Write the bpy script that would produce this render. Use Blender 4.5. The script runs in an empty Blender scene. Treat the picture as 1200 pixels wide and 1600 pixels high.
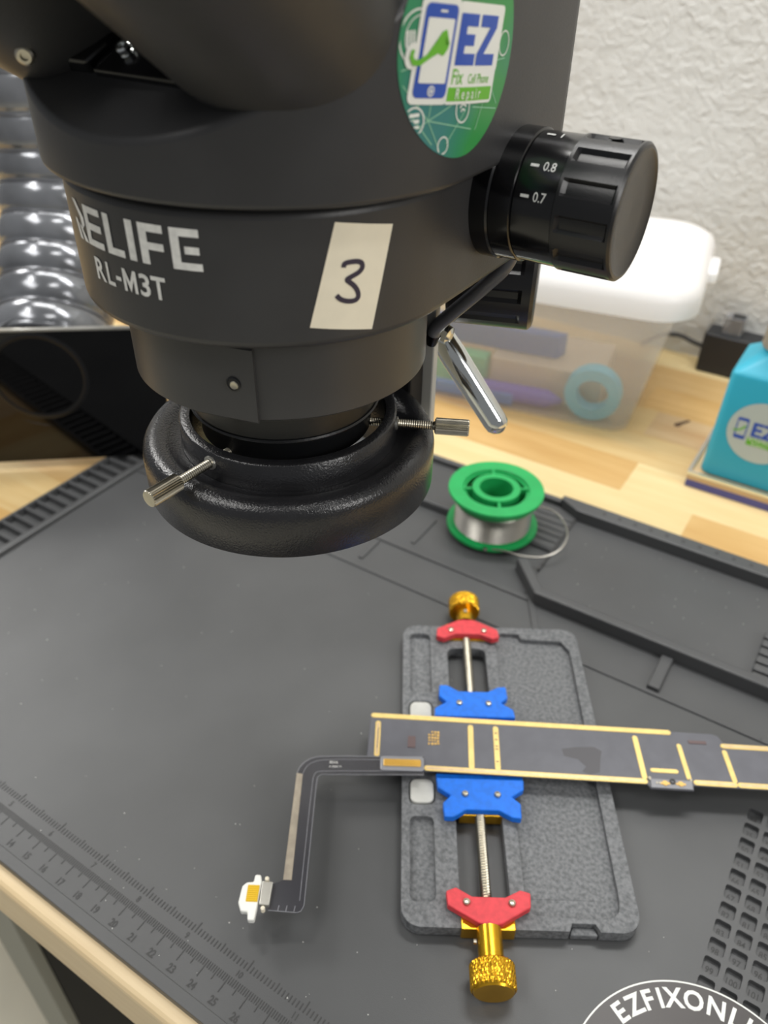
import bpy, bmesh, math, random
from mathutils import Vector, Matrix
random.seed(7)
sc = bpy.context.scene
COL = sc.collection
PI = math.pi
S = 0.01                      # everything below is written in centimetres

# ------------------------------------------------------------------ camera
cam_d = bpy.data.cameras.new('camera')
cam = bpy.data.objects.new('camera', cam_d)
COL.objects.link(cam)
F_ = Vector((-0.42082163, 0.67826, -0.60238902))
R_ = Vector((0.84382665, 0.53642005, 0.0144952))
U_ = Vector((-0.33296507, 0.50221202, 0.79807102))
CAM = Vector((40.90124, -6.57673, 30.91278))
cam.matrix_world = Matrix(((R_.x, U_.x, -F_.x, CAM.x*S), (R_.y, U_.y, -F_.y, CAM.y*S),
                           (R_.z, U_.z, -F_.z, CAM.z*S), (0, 0, 0, 1)))
cam_d.sensor_fit = 'VERTICAL'
cam_d.sensor_height = 32.0
cam_d.lens = 32.0*1254.46/1600
cam_d.clip_start = 0.01
cam_d.clip_end = 50
cam_d.dof.use_dof = True
cam_d.dof.focus_distance = 0.238
cam_d.dof.aperture_fstop = 11.4
sc.camera = cam

# ------------------------------------------------------------------ world, lights, exposure
w = bpy.data.worlds.new('world'); sc.world = w; w.use_nodes = True
w.node_tree.nodes['Background'].inputs[0].default_value = (0.95, 0.97, 1.0, 1)
w.node_tree.nodes['Background'].inputs[1].default_value = 0.22

def area(name, loc, target, size, power, color, sy=None):
    l = bpy.data.lights.new(name, 'AREA')
    l.shape = 'RECTANGLE'; l.size = size*S; l.size_y = (sy or size)*S
    l.energy = power; l.color = color
    o = bpy.data.objects.new(name, l); COL.objects.link(o)
    o.location = Vector(loc)*S
    d = Vector(target)-Vector(loc)
    o.rotation_euler = d.to_track_quat('-Z', 'Y').to_euler()
    return o
area('ceiling_and_fill_light', (0, 50, 165), (14, 24, 0), 130, 13.5, (1.0, 0.98, 0.94), 18)
area('ceiling_and_fill_light', (-135, 45, 130), (10, 12, 0), 60, 15.0, (1.0, 0.98, 0.95), 40)  # unseen fill lamp, added for the sheen on the mat's left side
area('ceiling_and_fill_light', (-55, -50, 190), (20, 12, 10), 54, 5.5, (1.0, 0.98, 0.94), 16)
area('ceiling_and_fill_light', (95, -25, 190), (30, 12, 10), 54, 4.5, (1.0, 0.98, 0.94), 16)
area('ceiling_and_fill_light', (-45, -135, 225), (20, 0, 15), 130, 19.0, (1.0, 0.98, 0.95), 60)
area('ceiling_and_fill_light', (210, -20, 110), (30, 10, 25), 60, 15.0, (1.0, 0.98, 0.95), 80)
area('shelf_light', (34, 44, 75), (30, 57, 5), 36, 2.4, (1.0, 0.99, 0.98), 8)
sc.view_settings.view_transform = 'Standard'
sc.view_settings.look = 'None'
sc.view_settings.exposure = 0.0
sc.view_settings.gamma = 1.0
sc.view_settings.use_curve_mapping = False

# ------------------------------------------------------------------ materials
def lin(c):
    return tuple(((x/255)/12.92 if x/255 <= 0.04045 else ((x/255+0.055)/1.055)**2.4) for x in c) + (1,)

def mat(name, col, rough=0.5, metal=0.0, noise=0.0, nscale=200, bump=0.0, bscale=800, spec=0.5,
        col2=None, coat=0.0, alpha=1.0, detail=3, bstr=1.0):
    m = bpy.data.materials.new(name); m.use_nodes = True
    nt = m.node_tree; N = nt.nodes; L = nt.links
    b = N['Principled BSDF']
    c = lin(col)
    b.inputs['Base Color'].default_value = c
    b.inputs['Roughness'].default_value = rough
    b.inputs['Metallic'].default_value = metal
    b.inputs['Specular IOR Level'].default_value = spec
    b.inputs['Coat Weight'].default_value = coat
    b.inputs['Alpha'].default_value = alpha
    tc = N.new('ShaderNodeTexCoord')
    if noise > 0 or col2:
        n = N.new('ShaderNodeTexNoise'); n.inputs['Scale'].default_value = nscale
        n.inputs['Detail'].default_value = detail
        L.new(tc.outputs['Object'], n.inputs['Vector'])
        r = N.new('ShaderNodeMix'); r.data_type = 'RGBA'
        mr = N.new('ShaderNodeMapRange'); mr.inputs[1].default_value = 0.35; mr.inputs[2].default_value = 0.65
        L.new(n.outputs['Fac'], mr.inputs[0]); L.new(mr.outputs[0], r.inputs['Factor'])
        c2 = lin(col2) if col2 else tuple(min(1, x*(1+noise)) for x in c[:3])+(1,)
        c1 = c if col2 else tuple(x*(1-noise) for x in c[:3])+(1,)
        r.inputs[6].default_value = c1; r.inputs[7].default_value = c2
        L.new(r.outputs[2], b.inputs['Base Color'])
    if bump > 0:
        n2 = N.new('ShaderNodeTexNoise'); n2.inputs['Scale'].default_value = bscale
        n2.inputs['Detail'].default_value = 2
        L.new(tc.outputs['Object'], n2.inputs['Vector'])
        bp = N.new('ShaderNodeBump'); bp.inputs['Distance'].default_value = bump*S
        bp.inputs['Strength'].default_value = bstr
        L.new(n2.outputs['Fac'], bp.inputs['Height']); L.new(bp.outputs[0], b.inputs['Normal'])
    return m

def wood(name, a, b_, seed):
    m = bpy.data.materials.new(name); m.use_nodes = True
    nt = m.node_tree; N = nt.nodes; L = nt.links; b = N['Principled BSDF']
    tc = N.new('ShaderNodeTexCoord')
    mp = N.new('ShaderNodeMapping'); mp.inputs['Scale'].default_value = (6, 70, 70)
    mp.inputs['Location'].default_value = (seed*3.1, seed*1.7, 0)
    L.new(tc.outputs['Object'], mp.inputs[0])
    n = N.new('ShaderNodeTexNoise'); n.inputs['Scale'].default_value = 1.0; n.inputs['Detail'].default_value = 6
    n.inputs['Distortion'].default_value = 0.6
    L.new(mp.outputs[0], n.inputs['Vector'])
    n2 = N.new('ShaderNodeTexNoise'); n2.inputs['Scale'].default_value = 5.0; n2.inputs['Detail'].default_value = 4
    L.new(mp.outputs[0], n2.inputs['Vector'])
    ad = N.new('ShaderNodeMath'); ad.operation = 'MULTIPLY_ADD'; ad.inputs[1].default_value = 0.35
    L.new(n2.outputs['Fac'], ad.inputs[0]); L.new(n.outputs['Fac'], ad.inputs[2])
    mr = N.new('ShaderNodeMapRange'); mr.inputs[1].default_value = 0.45; mr.inputs[2].default_value = 0.9
    L.new(ad.outputs[0], mr.inputs[0])
    r = N.new('ShaderNodeMix'); r.data_type = 'RGBA'
    r.inputs[6].default_value = lin(a); r.inputs[7].default_value = lin(b_)
    L.new(mr.outputs[0], r.inputs['Factor']); L.new(r.outputs[2], b.inputs['Base Color'])
    b.inputs['Roughness'].default_value = 0.42
    return m

M = {}
M['front'] = wood('maple_front_edge', (222, 200, 160), (206, 180, 138), 9)
M['wood'] = [wood('maple_stave_a', (212, 188, 137), (199, 166, 111), 1), wood('maple_stave_b', (223, 203, 154), (214, 187, 133), 2),
             wood('maple_stave_c', (208, 173, 115), (193, 153, 93), 3), wood('maple_stave_d', (206, 175, 122), (190, 153, 98), 4),
             wood('maple_stave_e', (203, 177, 135), (183, 145, 100), 5)]
M['cablem'] = mat('grey_cable', (92, 93, 97), .3)
M['slide'] = mat('slide_plate_grey', (190, 190, 184), .35)
M['knot'] = mat('wood_knot', (74, 48, 30), 0.6, noise=.3, nscale=300)
M['mat'] = mat('black_silicone', (77, 78, 79), 0.44, noise=.10, nscale=14, bump=.004, bscale=2500, spec=.5)
M['matdark'] = mat('silicone_marks', (66, 66, 66), 0.6, spec=.35)
M['body'] = mat('black_powder_coat', (54, 54, 55), 0.38, bump=.004, bscale=2200, spec=.45, noise=.06, nscale=60)
M['anod'] = mat('black_anodised', (56, 56, 57), 0.38, bump=.002, bscale=2500, spec=.5)
M['ringp'] = mat('black_leather_plastic', (33, 33, 35), 0.25, bump=.016, bscale=1500, spec=.55, noise=.15, nscale=120)
M['barrel'] = mat('lens_barrel_black', (18, 19, 21), 0.34, bump=.003, bscale=2500)
M['gloss'] = mat('glossy_black_plastic', (12, 12, 14), 0.16, spec=.55)
M['grip'] = mat('satin_black_grip', (20, 20, 22), 0.30, bump=.003, bscale=2500, spec=.5)
M['white'] = mat('white_print', (226, 226, 222), 0.6, noise=.10, nscale=500)
M['paper'] = mat('cream_paper', (238, 230, 208), 0.85, noise=.03, nscale=120, bump=.003, bscale=300)
M['ink'] = mat('marker_ink', (52, 44, 62), 0.5)
M['nickel'] = mat('nickel', (190, 184, 168), 0.28, metal=1.0, noise=.08, nscale=300)
M['chrome'] = mat('chrome', (225, 228, 226), 0.08, metal=1.0)
M['silver'] = mat('satin_silver', (196, 194, 186), 0.30, metal=.8)
M['brass'] = mat('gold_anodised', (224, 172, 44), 0.26, metal=.9, noise=.05, nscale=200)
M['blue'] = mat('blue_anodised', (4, 112, 226), 0.55, noise=.10, nscale=350, bump=.002, bscale=900)
M['red'] = mat('red_anodised', (214, 62, 70), 0.55, noise=.10, nscale=350, bump=.002, bscale=900)
M['stone'] = mat('synthetic_stone', (90, 92, 94), 0.6, col2=(122, 124, 126), nscale=650, detail=6, bump=.02, bscale=700, spec=.4)
M['pad'] = mat('pale_ceramic_pad', (196, 196, 190), 0.5, noise=.05, nscale=200)
M['pcb'] = mat('dark_solder_mask', (94, 95, 102), 0.36, noise=.06, nscale=120, spec=.5)
M['pcbstain'] = mat('flux_smear', (80, 79, 83), 0.5)
M['gold'] = mat('gold_ground_trace', (238, 208, 132), 0.38, metal=.35, noise=.05, nscale=300)
M['goldcore'] = mat('tinned_trace_core', (222, 196, 156), 0.3, metal=.5, noise=.08, nscale=500)
M['copper'] = mat('gold_contact', (222, 182, 104), 0.35, metal=.4)
M['comp'] = mat('brown_component', (100, 82, 82), 0.5)
M['flex'] = mat('flex_polyimide', (62, 62, 67), 0.25, noise=.10, nscale=90, spec=.6, alpha=.88)
M['flexline'] = mat('flex_edge_film', (138, 139, 144), 0.22, spec=.6)
M['shield'] = mat('flex_shield_tape', (170, 160, 144), 0.36, metal=.4, noise=.15, nscale=160)
M['wplast'] = mat('white_plastic', (238, 238, 232), 0.4)
M['yellow'] = mat('yellow_contacts', (224, 184, 20), 0.45)
M['spool'] = mat('green_spool_plastic', (28, 160, 84), 0.45, noise=.06, nscale=80)
M['solder'] = mat('solder_wire', (158, 155, 148), 0.34, metal=1.0)
M['wall'] = None
M['cyan'] = mat('cyan_plastic', (48, 166, 192), 0.42)
M['labelp'] = mat('clear_grey_label', (186, 198, 194), 0.5)
M['purple'] = mat('purple_blue_board', (84, 86, 150), 0.6)
M['tan'] = mat('tan_edge', (206, 176, 134), 0.5)
M['charger'] = mat('charger_black', (34, 35, 38), 0.5)
M['clearp'] = mat('clear_plug_plastic', (150, 150, 152), 0.2, alpha=.55)
M['leg'] = mat('lit_leg_steel', (132, 132, 122), 0.5)  # grey carries the light falling on the leg's front face
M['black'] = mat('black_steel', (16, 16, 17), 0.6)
M['floor'] = mat('vinyl_floor', (218, 214, 196), 0.5, noise=.06, nscale=8)
M['disc'] = mat('smoke_grey_sticker', (66, 62, 61), 0.38, noise=.05, nscale=30)
M['ezblue'] = mat('print_blue', (44, 82, 178), 0.45)
M['ezgreen'] = mat('print_green', (104, 182, 48), 0.45)
M['ezwhite'] = mat('print_white', (232, 234, 228), 0.45)
M['ezline'] = mat('print_pale_green', (150, 204, 170), 0.45)
M['dust'] = mat('dust_speck', (200, 200, 196), 0.6)

def wall_mat():
    m = bpy.data.materials.new('textured_wall_paint'); m.use_nodes = True
    nt = m.node_tree; N = nt.nodes; L = nt.links; b = N['Principled BSDF']
    b.inputs['Base Color'].default_value = lin((202, 201, 196)); b.inputs['Roughness'].default_value = .6
    tc = N.new('ShaderNodeTexCoord')
    n = N.new('ShaderNodeTexNoise'); n.inputs['Scale'].default_value = 115; n.inputs['Detail'].default_value = 5
    n.inputs['Distortion'].default_value = .7
    L.new(tc.outputs['Object'], n.inputs['Vector'])
    cr = N.new('ShaderNodeMapRange'); cr.inputs[1].default_value = .30; cr.inputs[2].default_value = .78
    L.new(n.outputs['Fac'], cr.inputs[0])
    bp = N.new('ShaderNodeBump'); bp.inputs['Distance'].default_value = .0012; bp.inputs['Strength'].default_value = 1.0
    L.new(cr.outputs[0], bp.inputs['Height']); L.new(bp.outputs[0], b.inputs['Normal'])
    return m
M['wall'] = wall_mat()

def pp_mat():        # milky polypropylene
    m = bpy.data.materials.new('milky_polypropylene'); m.use_nodes = True
    nt = m.node_tree; N = nt.nodes; L = nt.links
    N.remove(N['Principled BSDF'])
    t = N.new('ShaderNodeBsdfTransparent'); t.inputs[0].default_value = (.97, .97, .97, 1)
    d = N.new('ShaderNodeBsdfPrincipled'); d.inputs['Base Color'].default_value = lin((232, 226, 218)); d.inputs['Roughness'].default_value = .35
    tr = N.new('ShaderNodeBsdfTranslucent'); tr.inputs[0].default_value = lin((244, 240, 234))
    m1 = N.new('ShaderNodeMixShader'); m1.inputs[0].default_value = .55
    L.new(d.outputs[0], m1.inputs[1]); L.new(tr.outputs[0], m1.inputs[2])
    m2 = N.new('ShaderNodeMixShader'); m2.inputs[0].default_value = .25
    L.new(t.outputs[0], m2.inputs[1]); L.new(m1.outputs[0], m2.inputs[2])
    L.new(m2.outputs[0], N['Material Output'].inputs[0])
    return m
M['pp'] = pp_mat()

def lid_mat():
    m = bpy.data.materials.new('white_lid_plastic'); m.use_nodes = True
    nt = m.node_tree; N = nt.nodes; L = nt.links; b = N['Principled BSDF']
    b.inputs['Base Color'].default_value = lin((250, 250, 250)); b.inputs['Roughness'].default_value = .35
    tr = N.new('ShaderNodeBsdfTranslucent'); tr.inputs[0].default_value = (.95, .95, .95, 1)
    mx = N.new('ShaderNodeMixShader'); mx.inputs[0].default_value = .35
    L.new(b.outputs[0], mx.inputs[1]); L.new(tr.outputs[0], mx.inputs[2]); L.new(mx.outputs[0], N['Material Output'].inputs[0])
    return m
M['lid'] = lid_mat()

def hose_mat():
    m = mat('smoky_hose_plastic', (128, 130, 134), 0.18, metal=.55, spec=.6, noise=.25, nscale=28)
    return m
M['hose'] = hose_mat()

def sticker_mat():
    m = bpy.data.materials.new('green_sticker_print'); m.use_nodes = True
    nt = m.node_tree; N = nt.nodes; L = nt.links; b = N['Principled BSDF']
    tc = N.new('ShaderNodeTexCoord')
    n = N.new('ShaderNodeTexNoise'); n.inputs['Scale'].default_value = 38; n.inputs['Detail'].default_value = 1
    L.new(tc.outputs['Object'], n.inputs['Vector'])
    cr = N.new('ShaderNodeValToRGB')
    cr.color_ramp.elements[0].position = .36; cr.color_ramp.elements[0].color = lin((58, 128, 124))
    cr.color_ramp.elements[1].position = .62; cr.color_ramp.elements[1].color = lin((52, 146, 72))
    L.new(n.outputs['Fac'], cr.inputs[0]); L.new(cr.outputs[0], b.inputs['Base Color'])
    b.inputs['Roughness'].default_value = .35
    return m
M['sticker'] = sticker_mat()

# ------------------------------------------------------------------ mesh helpers
class G:
    """collects faces (cm, world coordinates)"""
    def __init__(s): s.v = []; s.f = []
    def add(s, v, f):
        o = len(s.v); s.v += [tuple(p) for p in v]; s.f += [tuple(i+o for i in q) for q in f]; return s
    def box(s, x0, x1, y0, y1, z0, z1, tf=None):
        v = [(x, y, z) for z in (z0, z1) for y in (y0, y1) for x in (x0, x1)]
        if tf: v = [tf(p) for p in v]
        return s.add(v, [(0, 2, 3, 1), (4, 5, 7, 6), (0, 1, 5, 4), (2, 6, 7, 3), (0, 4, 6, 2), (1, 3, 7, 5)])
    def prism(s, pts, z0, z1, tf=None):
        n = len(pts)
        v = [(p[0], p[1], z0) for p in pts]+[(p[0], p[1], z1) for p in pts]
        if tf: v = [tf(p) for p in v]
        return s.add(v, [tuple(range(n-1, -1, -1)), tuple(range(n, 2*n))]+[(i, (i+1) % n, n+(i+1) % n, n+i) for i in range(n)])
    def lathe(s, prof, seg=64, tf=None, a0=0, close=True):
        n = len(prof); v = []
        for k in range(seg):
            a = a0+2*PI*k/seg
            for r, z in prof: v.append((r*math.cos(a), r*math.sin(a), z))
        if tf: v = [tf(p) for p in v]
        f = []
        for k in range(seg):
            k2 = (k+1) % seg
            for i in range(n-1): f.append((k*n+i, k2*n+i, k2*n+i+1, k*n+i+1))
        return s.add(v, f)
    def tube(s, path, r, seg=12, cap=True, closed=False):
        P = [Vector(p) for p in path]; n = len(P); v = []
        up = Vector((0, 0, 1))
        rs = r if isinstance(r, (list, tuple)) else [r]*n
        t0 = (P[1]-P[0]).normalized()
        nrm = t0.cross(up if abs(t0.z) < .9 else Vector((1, 0, 0))).normalized()
        for i in range(n):
            a = P[(i-1) % n] if (closed or i > 0) else P[i]
            b = P[(i+1) % n] if (closed or i < n-1) else P[i]
            t = (b-a).normalized()
            nrm = (nrm-t*nrm.dot(t)).normalized(); bi = t.cross(nrm)
            for k in range(seg):
                q = 2*PI*k/seg
                v.append(P[i]+(nrm*math.cos(q)+bi*math.sin(q))*rs[i])
        f = []
        m = n if closed else n-1
        for i in range(m):
            j = (i+1) % n
            for k in range(seg):
                k2 = (k+1) % seg
                f.append((i*seg+k, i*seg+k2, j*seg+k2, j*seg+k))
        if cap and not closed:
            f.append(tuple(range(seg-1, -1, -1))); f.append(tuple((n-1)*seg+k for k in range(seg)))
        return s.add(v, f)
    def obj(s, name, m, parent=None, bevel=0, seg=2, smooth=False, ang=35, loc=None):
        org = Vector(parent['_o']) if parent is not None else Vector(loc or (0, 0, 0))
        me = bpy.data.meshes.new(name)
        me.from_pydata([tuple((Vector(p)-org)*S) for p in s.v], [], s.f)
        me.update()
        bm = bmesh.new(); bm.from_mesh(me); bmesh.ops.recalc_face_normals(bm, faces=bm.faces); bm.to_mesh(me); bm.free()
        me.materials.append(m)
        o = bpy.data.objects.new(name, me); COL.objects.link(o)
        o['_o'] = list(org)
        if parent is not None: o.parent = parent
        else: o.location = org*S
        if parent is not None and parent.type == 'MESH': pass
        if smooth:
            me.shade_smooth()
            md = me.attributes.get('sharp_edge')
            bm = bmesh.new(); bm.from_mesh(me)
            for e in bm.edges:
                e.smooth = not (len(e.link_faces) == 2 and e.calc_face_angle(0) > math.radians(ang))
            bm.to_mesh(me); bm.free()
        if bevel:
            b = o.modifiers.new('bevel', 'BEVEL'); b.width = bevel*S; b.segments = seg
            b.limit_method = 'ANGLE'; b.angle_limit = math.radians(30)
            if smooth: b.harden_normals = False
        return o

def thing(name, label, cat, loc, group=None):
    o = bpy.data.objects.new(name, None); COL.objects.link(o)
    o.empty_display_size = .01
    o.location = Vector(loc)*S; o['_o'] = list(loc)
    o['label'] = label; o['category'] = cat
    if group: o['group'] = group
    return o
def tag(o, label, cat, group=None):
    o['label'] = label; o['category'] = cat
    if group: o['group'] = group
    return o
def child_of_mesh(g, name, m, par, **k):
    """sub-part: same origin as its parent part"""
    return g.obj(name, m, par, **k)

def arc(cx, cy, r, a0, a1, n):
    return [(cx+r*math.cos(math.radians(a0+(a1-a0)*i/n)), cy+r*math.sin(math.radians(a0+(a1-a0)*i/n))) for i in range(n+1)]
def rrect(x0, x1, y0, y1, r, n=4):
    return (arc(x1-r, y0+r, r, -90, 0, n)+arc(x1-r, y1-r, r, 0, 90, n)+arc(x0+r, y1-r, r, 90, 180, n)+arc(x0+r, y0+r, r, 180, 270, n))

# flat 2-D shapes -> curved decals
def text2d(txt, size, bold=0.0, align='LEFT', sx=1.0):
    cu = bpy.data.curves.new('t', 'FONT'); cu.body = txt; cu.size = size; cu.offset = bold
    cu.align_x = align; cu.resolution_u = 3
    o = bpy.data.objects.new('t', cu); COL.objects.link(o)
    dg = bpy.context.evaluated_depsgraph_get()
    me = bpy.data.meshes.new_from_object(o.evaluated_get(dg))
    v = [(p.co.x*sx, p.co.y) for p in me.vertices]; f = [tuple(p.vertices) for p in me.polygons]
    bpy.data.objects.remove(o); bpy.data.curves.remove(cu); bpy.data.meshes.remove(me)
    return v, f
def poly2d(*polys):
    v = []; f = []
    for p in polys:
        o = len(v); v += p; f.append(tuple(range(o, o+len(p))))
    return v, f
def ribbon(path, wd, n=1):
    v = []; f = []
    for i, p in enumerate(path):
        a = path[max(0, i-1)]; b = path[min(len(path)-1, i+1)]
        d = Vector((b[0]-a[0], b[1]-a[1])).normalized()*wd/2
        v += [(p[0]-d.y, p[1]+d.x), (p[0]+d.y, p[1]-d.x)]
    for i in range(len(path)-1): f.append((2*i, 2*i+1, 2*i+3, 2*i+2))
    return v, f
def smoothpath(p, it=3):
    for _ in range(it):
        q = [p[0]]
        for a, b in zip(p[:-1], p[1:]):
            q += [(a[0]*.75+b[0]*.25, a[1]*.75+b[1]*.25), (a[0]*.25+b[0]*.75, a[1]*.25+b[1]*.75)]
        p = q+[p[-1]]
    return p
def ring2d(cx, cy, r, wd, n=28, sx=1.0):
    v = []; f = []
    for k in range(n):
        a = 2*PI*k/n
        for q in (r-wd/2, r+wd/2): v.append((cx+q*sx*math.cos(a), cy+q*math.sin(a)))
    for k in range(n):
        j = (k+1) % n; f.append((2*k, 2*k+1, 2*j+1, 2*j))
    return v, f
def merge(*vf):
    v = []; f = []
    for a, b in vf:
        o = len(v); v += list(a); f += [tuple(i+o for i in q) for q in b]
    return v, f
def xf(vf, fn): return [fn(*p) for p in vf[0]], vf[1]
def decal(name, vf, fn, m, parent, step=0.25, clip=None):
    """cut the flat shape into narrow strips, then wrap it with fn(u, v) -> world cm"""
    bm = bmesh.new()
    vs = [bm.verts.new((p[0], p[1], 0)) for p in vf[0]]
    for q in vf[1]:
        try: bm.faces.new([vs[i] for i in q])
        except ValueError: pass
    bmesh.ops.triangulate(bm, faces=bm.faces)
    if step:
        lo = min(p[0] for p in vf[0]); hi = max(p[0] for p in vf[0])
        x = math.floor(lo/step)*step
        while x < hi:
            bmesh.ops.bisect_plane(bm, geom=bm.verts[:]+bm.edges[:]+bm.faces[:], plane_co=(x, 0, 0), plane_no=(1, 0, 0), dist=1e-6)
            x += step
    if clip:
        bad = [q for q in bm.faces if (q.calc_center_median().x-clip[0])**2+(q.calc_center_median().y-clip[1])**2 > clip[2]**2]
        bmesh.ops.delete(bm, geom=bad, context='FACES')
    g = G(); bm.verts.index_update()
    g.add([fn(p.co.x, p.co.y) for p in bm.verts], [tuple(x.index for x in q.verts) for q in bm.faces])
    bm.free()
    return g.obj(name, m, parent)

# ------------------------------------------------------------------ setting
def structure(g, name, m, **k):
    o = g.obj(name, m, **k); o['kind'] = 'structure'; return o
structure(G().box(-260, 260, 63.1, 73, -74, 200), 'wall_back', M['wall'])
structure(G().box(-260, 260, -260, 63.1, -84, -74), 'floor', M['floor'])

# ------------------------------------------------------------------ workbench: butcher-block staves
TT = -0.4
bench = thing('workbench', 'long maple butcher-block workbench under the black work mat', 'workbench', (27, 31, -74))
for o in [bench]: pass
rng = random.Random(11)
WD = 4.02
special = {9: [(-70, 2), (-44, 1), (-12, 4), (9, 1), (35.9, 2), (58, 0), (84, 3)],
           10: [(-70, 0), (-35, 3), (6, 2), (31.0, 1), (56, 3), (80, 0)],
           11: [(-70, 4), (-30, 0), (-2, 4), (18, 0), (46, 1), (76, 2)],
           12: [(-70, 1), (-38, 2), (-8, 0), (30.0, 4), (50, 3), (80, 1)],
           13: [(-70, 3), (-22, 1), (8, 3), (28.6, 2), (55, 0), (86, 4)],
           14: [(-70, 0), (-40, 2), (-4, 1), (23, 3), (48, 2), (78, 1)],
           15: [(-70, 2), (-30, 1), (10, 0), (26, 1), (60, 4)]}
for ri in range(16):
    y = -0.63+ri*WD; y1 = min(y+WD, 63.08)
    if ri in special:
        sp_ = special[ri]; segs = [(sp_[k][0], sp_[k+1][0] if k+1 < len(sp_) else 105, sp_[k][1]) for k in range(len(sp_))]
    else:
        segs = []; x0 = -70
        while x0 < 105:
            x1 = min(105, x0+rng.uniform(18, 34)); segs.append((x0, x1, rng.randrange(5))); x0 = x1
    for (a, b, mi) in segs:
        dz = rng.uniform(-.006, 0)
        g = G()
        if ri == 0:
            rr = .38
            prof = [(y1-.006, TT+dz-3.6), (y1-.006, TT+dz)]+[(y+rr-rr*math.sin(t), TT+dz-rr+rr*math.cos(t)) for t in [PI/2*i/4 for i in range(5)]]+[(y, TT-3.3), (y+.3, TT-3.6)]
            n = len(prof)
            v = [(a+.004, p, z) for p, z in prof]+[(b-.004, p, z) for p, z in prof]
            g.add(v, [tuple(range(n)), tuple(range(2*n-1, n-1, -1))]+[(i, n+i, n+(i+1) % n, (i+1) % n) for i in range(n)])
        else:
            g.box(a+.004, b-.004, y+.004, y1-.004, TT+dz-3.6, TT+dz)
        g.obj('stave', M['wood'][mi] if ri else M['front'], bench)
g = G(); g.box(4.8, 9.0, 2.0, 2.8, -74, TT-3.6); g.obj('leg', M['leg'], bench, bevel=.1)  # front of the leg, its lit look put into the grey
g = G(); g.box(4.9, 8.98, 2.85, 40, -74, TT-3.6); g.obj('leg_shaded_side', M['black'], bench)  # shaded side of the same leg, added as a black slab
g = G(); g.box(88, 92, 2.0, 6, -74, TT-3.6); g.obj('leg', M['leg'], bench)
g = G(); g.box(-62, -58, 2.0, 6, -74, TT-3.6); g.obj('leg', M['leg'], bench)
g = G(); kp = [(31.6, 50.1), (31.95, 50.15), (32.1, 50.7), (32.5, 51.5), (32.3, 51.6), (31.9, 50.95), (31.55, 50.5)]
g.prism(kp, TT-.05, TT+.01); g.obj('knot', M['knot'], bench)

# ------------------------------------------------------------------ silicone work mat
mt = thing('repair_mat', 'black silicone repair mat with ruler and storage trays on the workbench', 'mat', (25, 18, TT))
X1, Y1 = 51.0, 35.15
GX, GY1, PX, PY = 43.87, 19.10, 0.786, 0.806
NC, NR = 5, 22
gx1 = GX+NC*PX; gy0 = GY1-NR*PY
g = G()
g.box(2.32, GX, 0, 22.9, TT, 0); g.box(2.32, X1, 22.9, Y1, TT, 0); g.box(0, 2.32, 0, Y1, TT, -.30); g.box(0, 2.32, 0, .46, -.3, 0); g.box(gx1, X1, 0, 22.9, TT, 0)
g.box(GX, gx1, 0, gy0, TT, 0); g.box(GX, gx1, GY1, 22.9, TT, 0); g.box(GX, gx1, gy0, GY1, TT, -.235)
g.obj('base_sheet', M['mat'], mt)
g = G()
for c in range(NC):
    for r in range(NR):
        ax_ = GX+c*PX; ay_ = GY1-(r+1)*PY
        o4 = [(ax_+PX, ay_), (ax_+PX, ay_+PY), (ax_, ay_+PY), (ax_, ay_)]
        inn = rrect(ax_+.02, ax_+PX-.17, ay_+.15, ay_+PY-.03, .10, 2)   # corners: BR, TR, TL, BL
        v = [(p[0], p[1], 0) for p in o4]+[(p[0], p[1], 0) for p in inn]+[(p[0], p[1], -.235) for p in inn]
        f = []
        for k in range(4):
            i0 = 4+k*3
            f += [(k, i0+1, i0), (k, i0+2, i0+1)]
            nk = (k+1) % 4
            f.append((k, nk, 4+nk*3, i0+2))
        for i in range(12): f.append((4+i, 4+(i+1) % 12, 16+(i+1) % 12, 16+i))
        g.add(v, f)
g.obj('screw_grid', M['mat'], mt)
start = {}
firsts = [34, 35, 50, 51, 66, 67, 82, 83, 98, 99, 114, 115, 130, 131]
for r in range(0, 14):
    b0 = firsts[r]; inc = 1 if r % 2 == 0 else -1
    # row r=1 is '35' row, increasing to the right when the first number starts a pair
    inc = 1 if (b0 in (19, 35, 51, 67, 83, 99, 115)) else -1
    for c in range(0, 4):
        cx = GX+c*PX+.31; cy = GY1-(r+1)*PY+.27
        s_ = str(b0+inc*c)
        vf = text2d(s_, .37, .006, 'CENTER', .82)
        decal('cell_number', vf, (lambda cx, cy: (lambda u, v: (cx+u, cy+v, -.228)))(cx, cy), M['matdark'], mt, step=0)
# rims, ridges, trays
def bar(x0, x1, y0, y1, z0, z1, name, bv=.06):
    g = G(); g.box(x0, x1, y0, y1, z0, z1); return g.obj(name, M['mat'], mt, bevel=bv, seg=2)
bar(0.0, X1, 0.0, .46, -.05, .045, 'rim', .03)
bar(0.0, .17, .47, Y1, -.31, .18, 'rim', .03)
bar(2.32, 2.82, .47, 31, -.05, .26, 'rim', .12)
rib0 = None
for i in range(38):
    yy = 1.2+i*.86
    if yy > 34: break
    if rib0 is None:
        g = G(); g.box(.17, 2.31, yy, yy+.24, -.31, .16); rib0 = g.obj('rib', M['mat'], mt, bevel=.05, seg=1)
    else:
        c = rib0.copy(); COL.objects.link(c); c.location = (0, (i*.86)*S, 0)
bar(2.82, 43.5, 22.86, 23.1, -.05, .09, 'ridge', .03)
bar(43.5, X1, 22.86, 23.1, -.05, .09, 'ridge', .03)
bar(2.82, 30.4, 25.68, 26.0, -.05, .12, 'ridge', .04)
bar(20.42, 20.72, 23.6, 25.6, -.05, .12, 'divider', .05)
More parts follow.
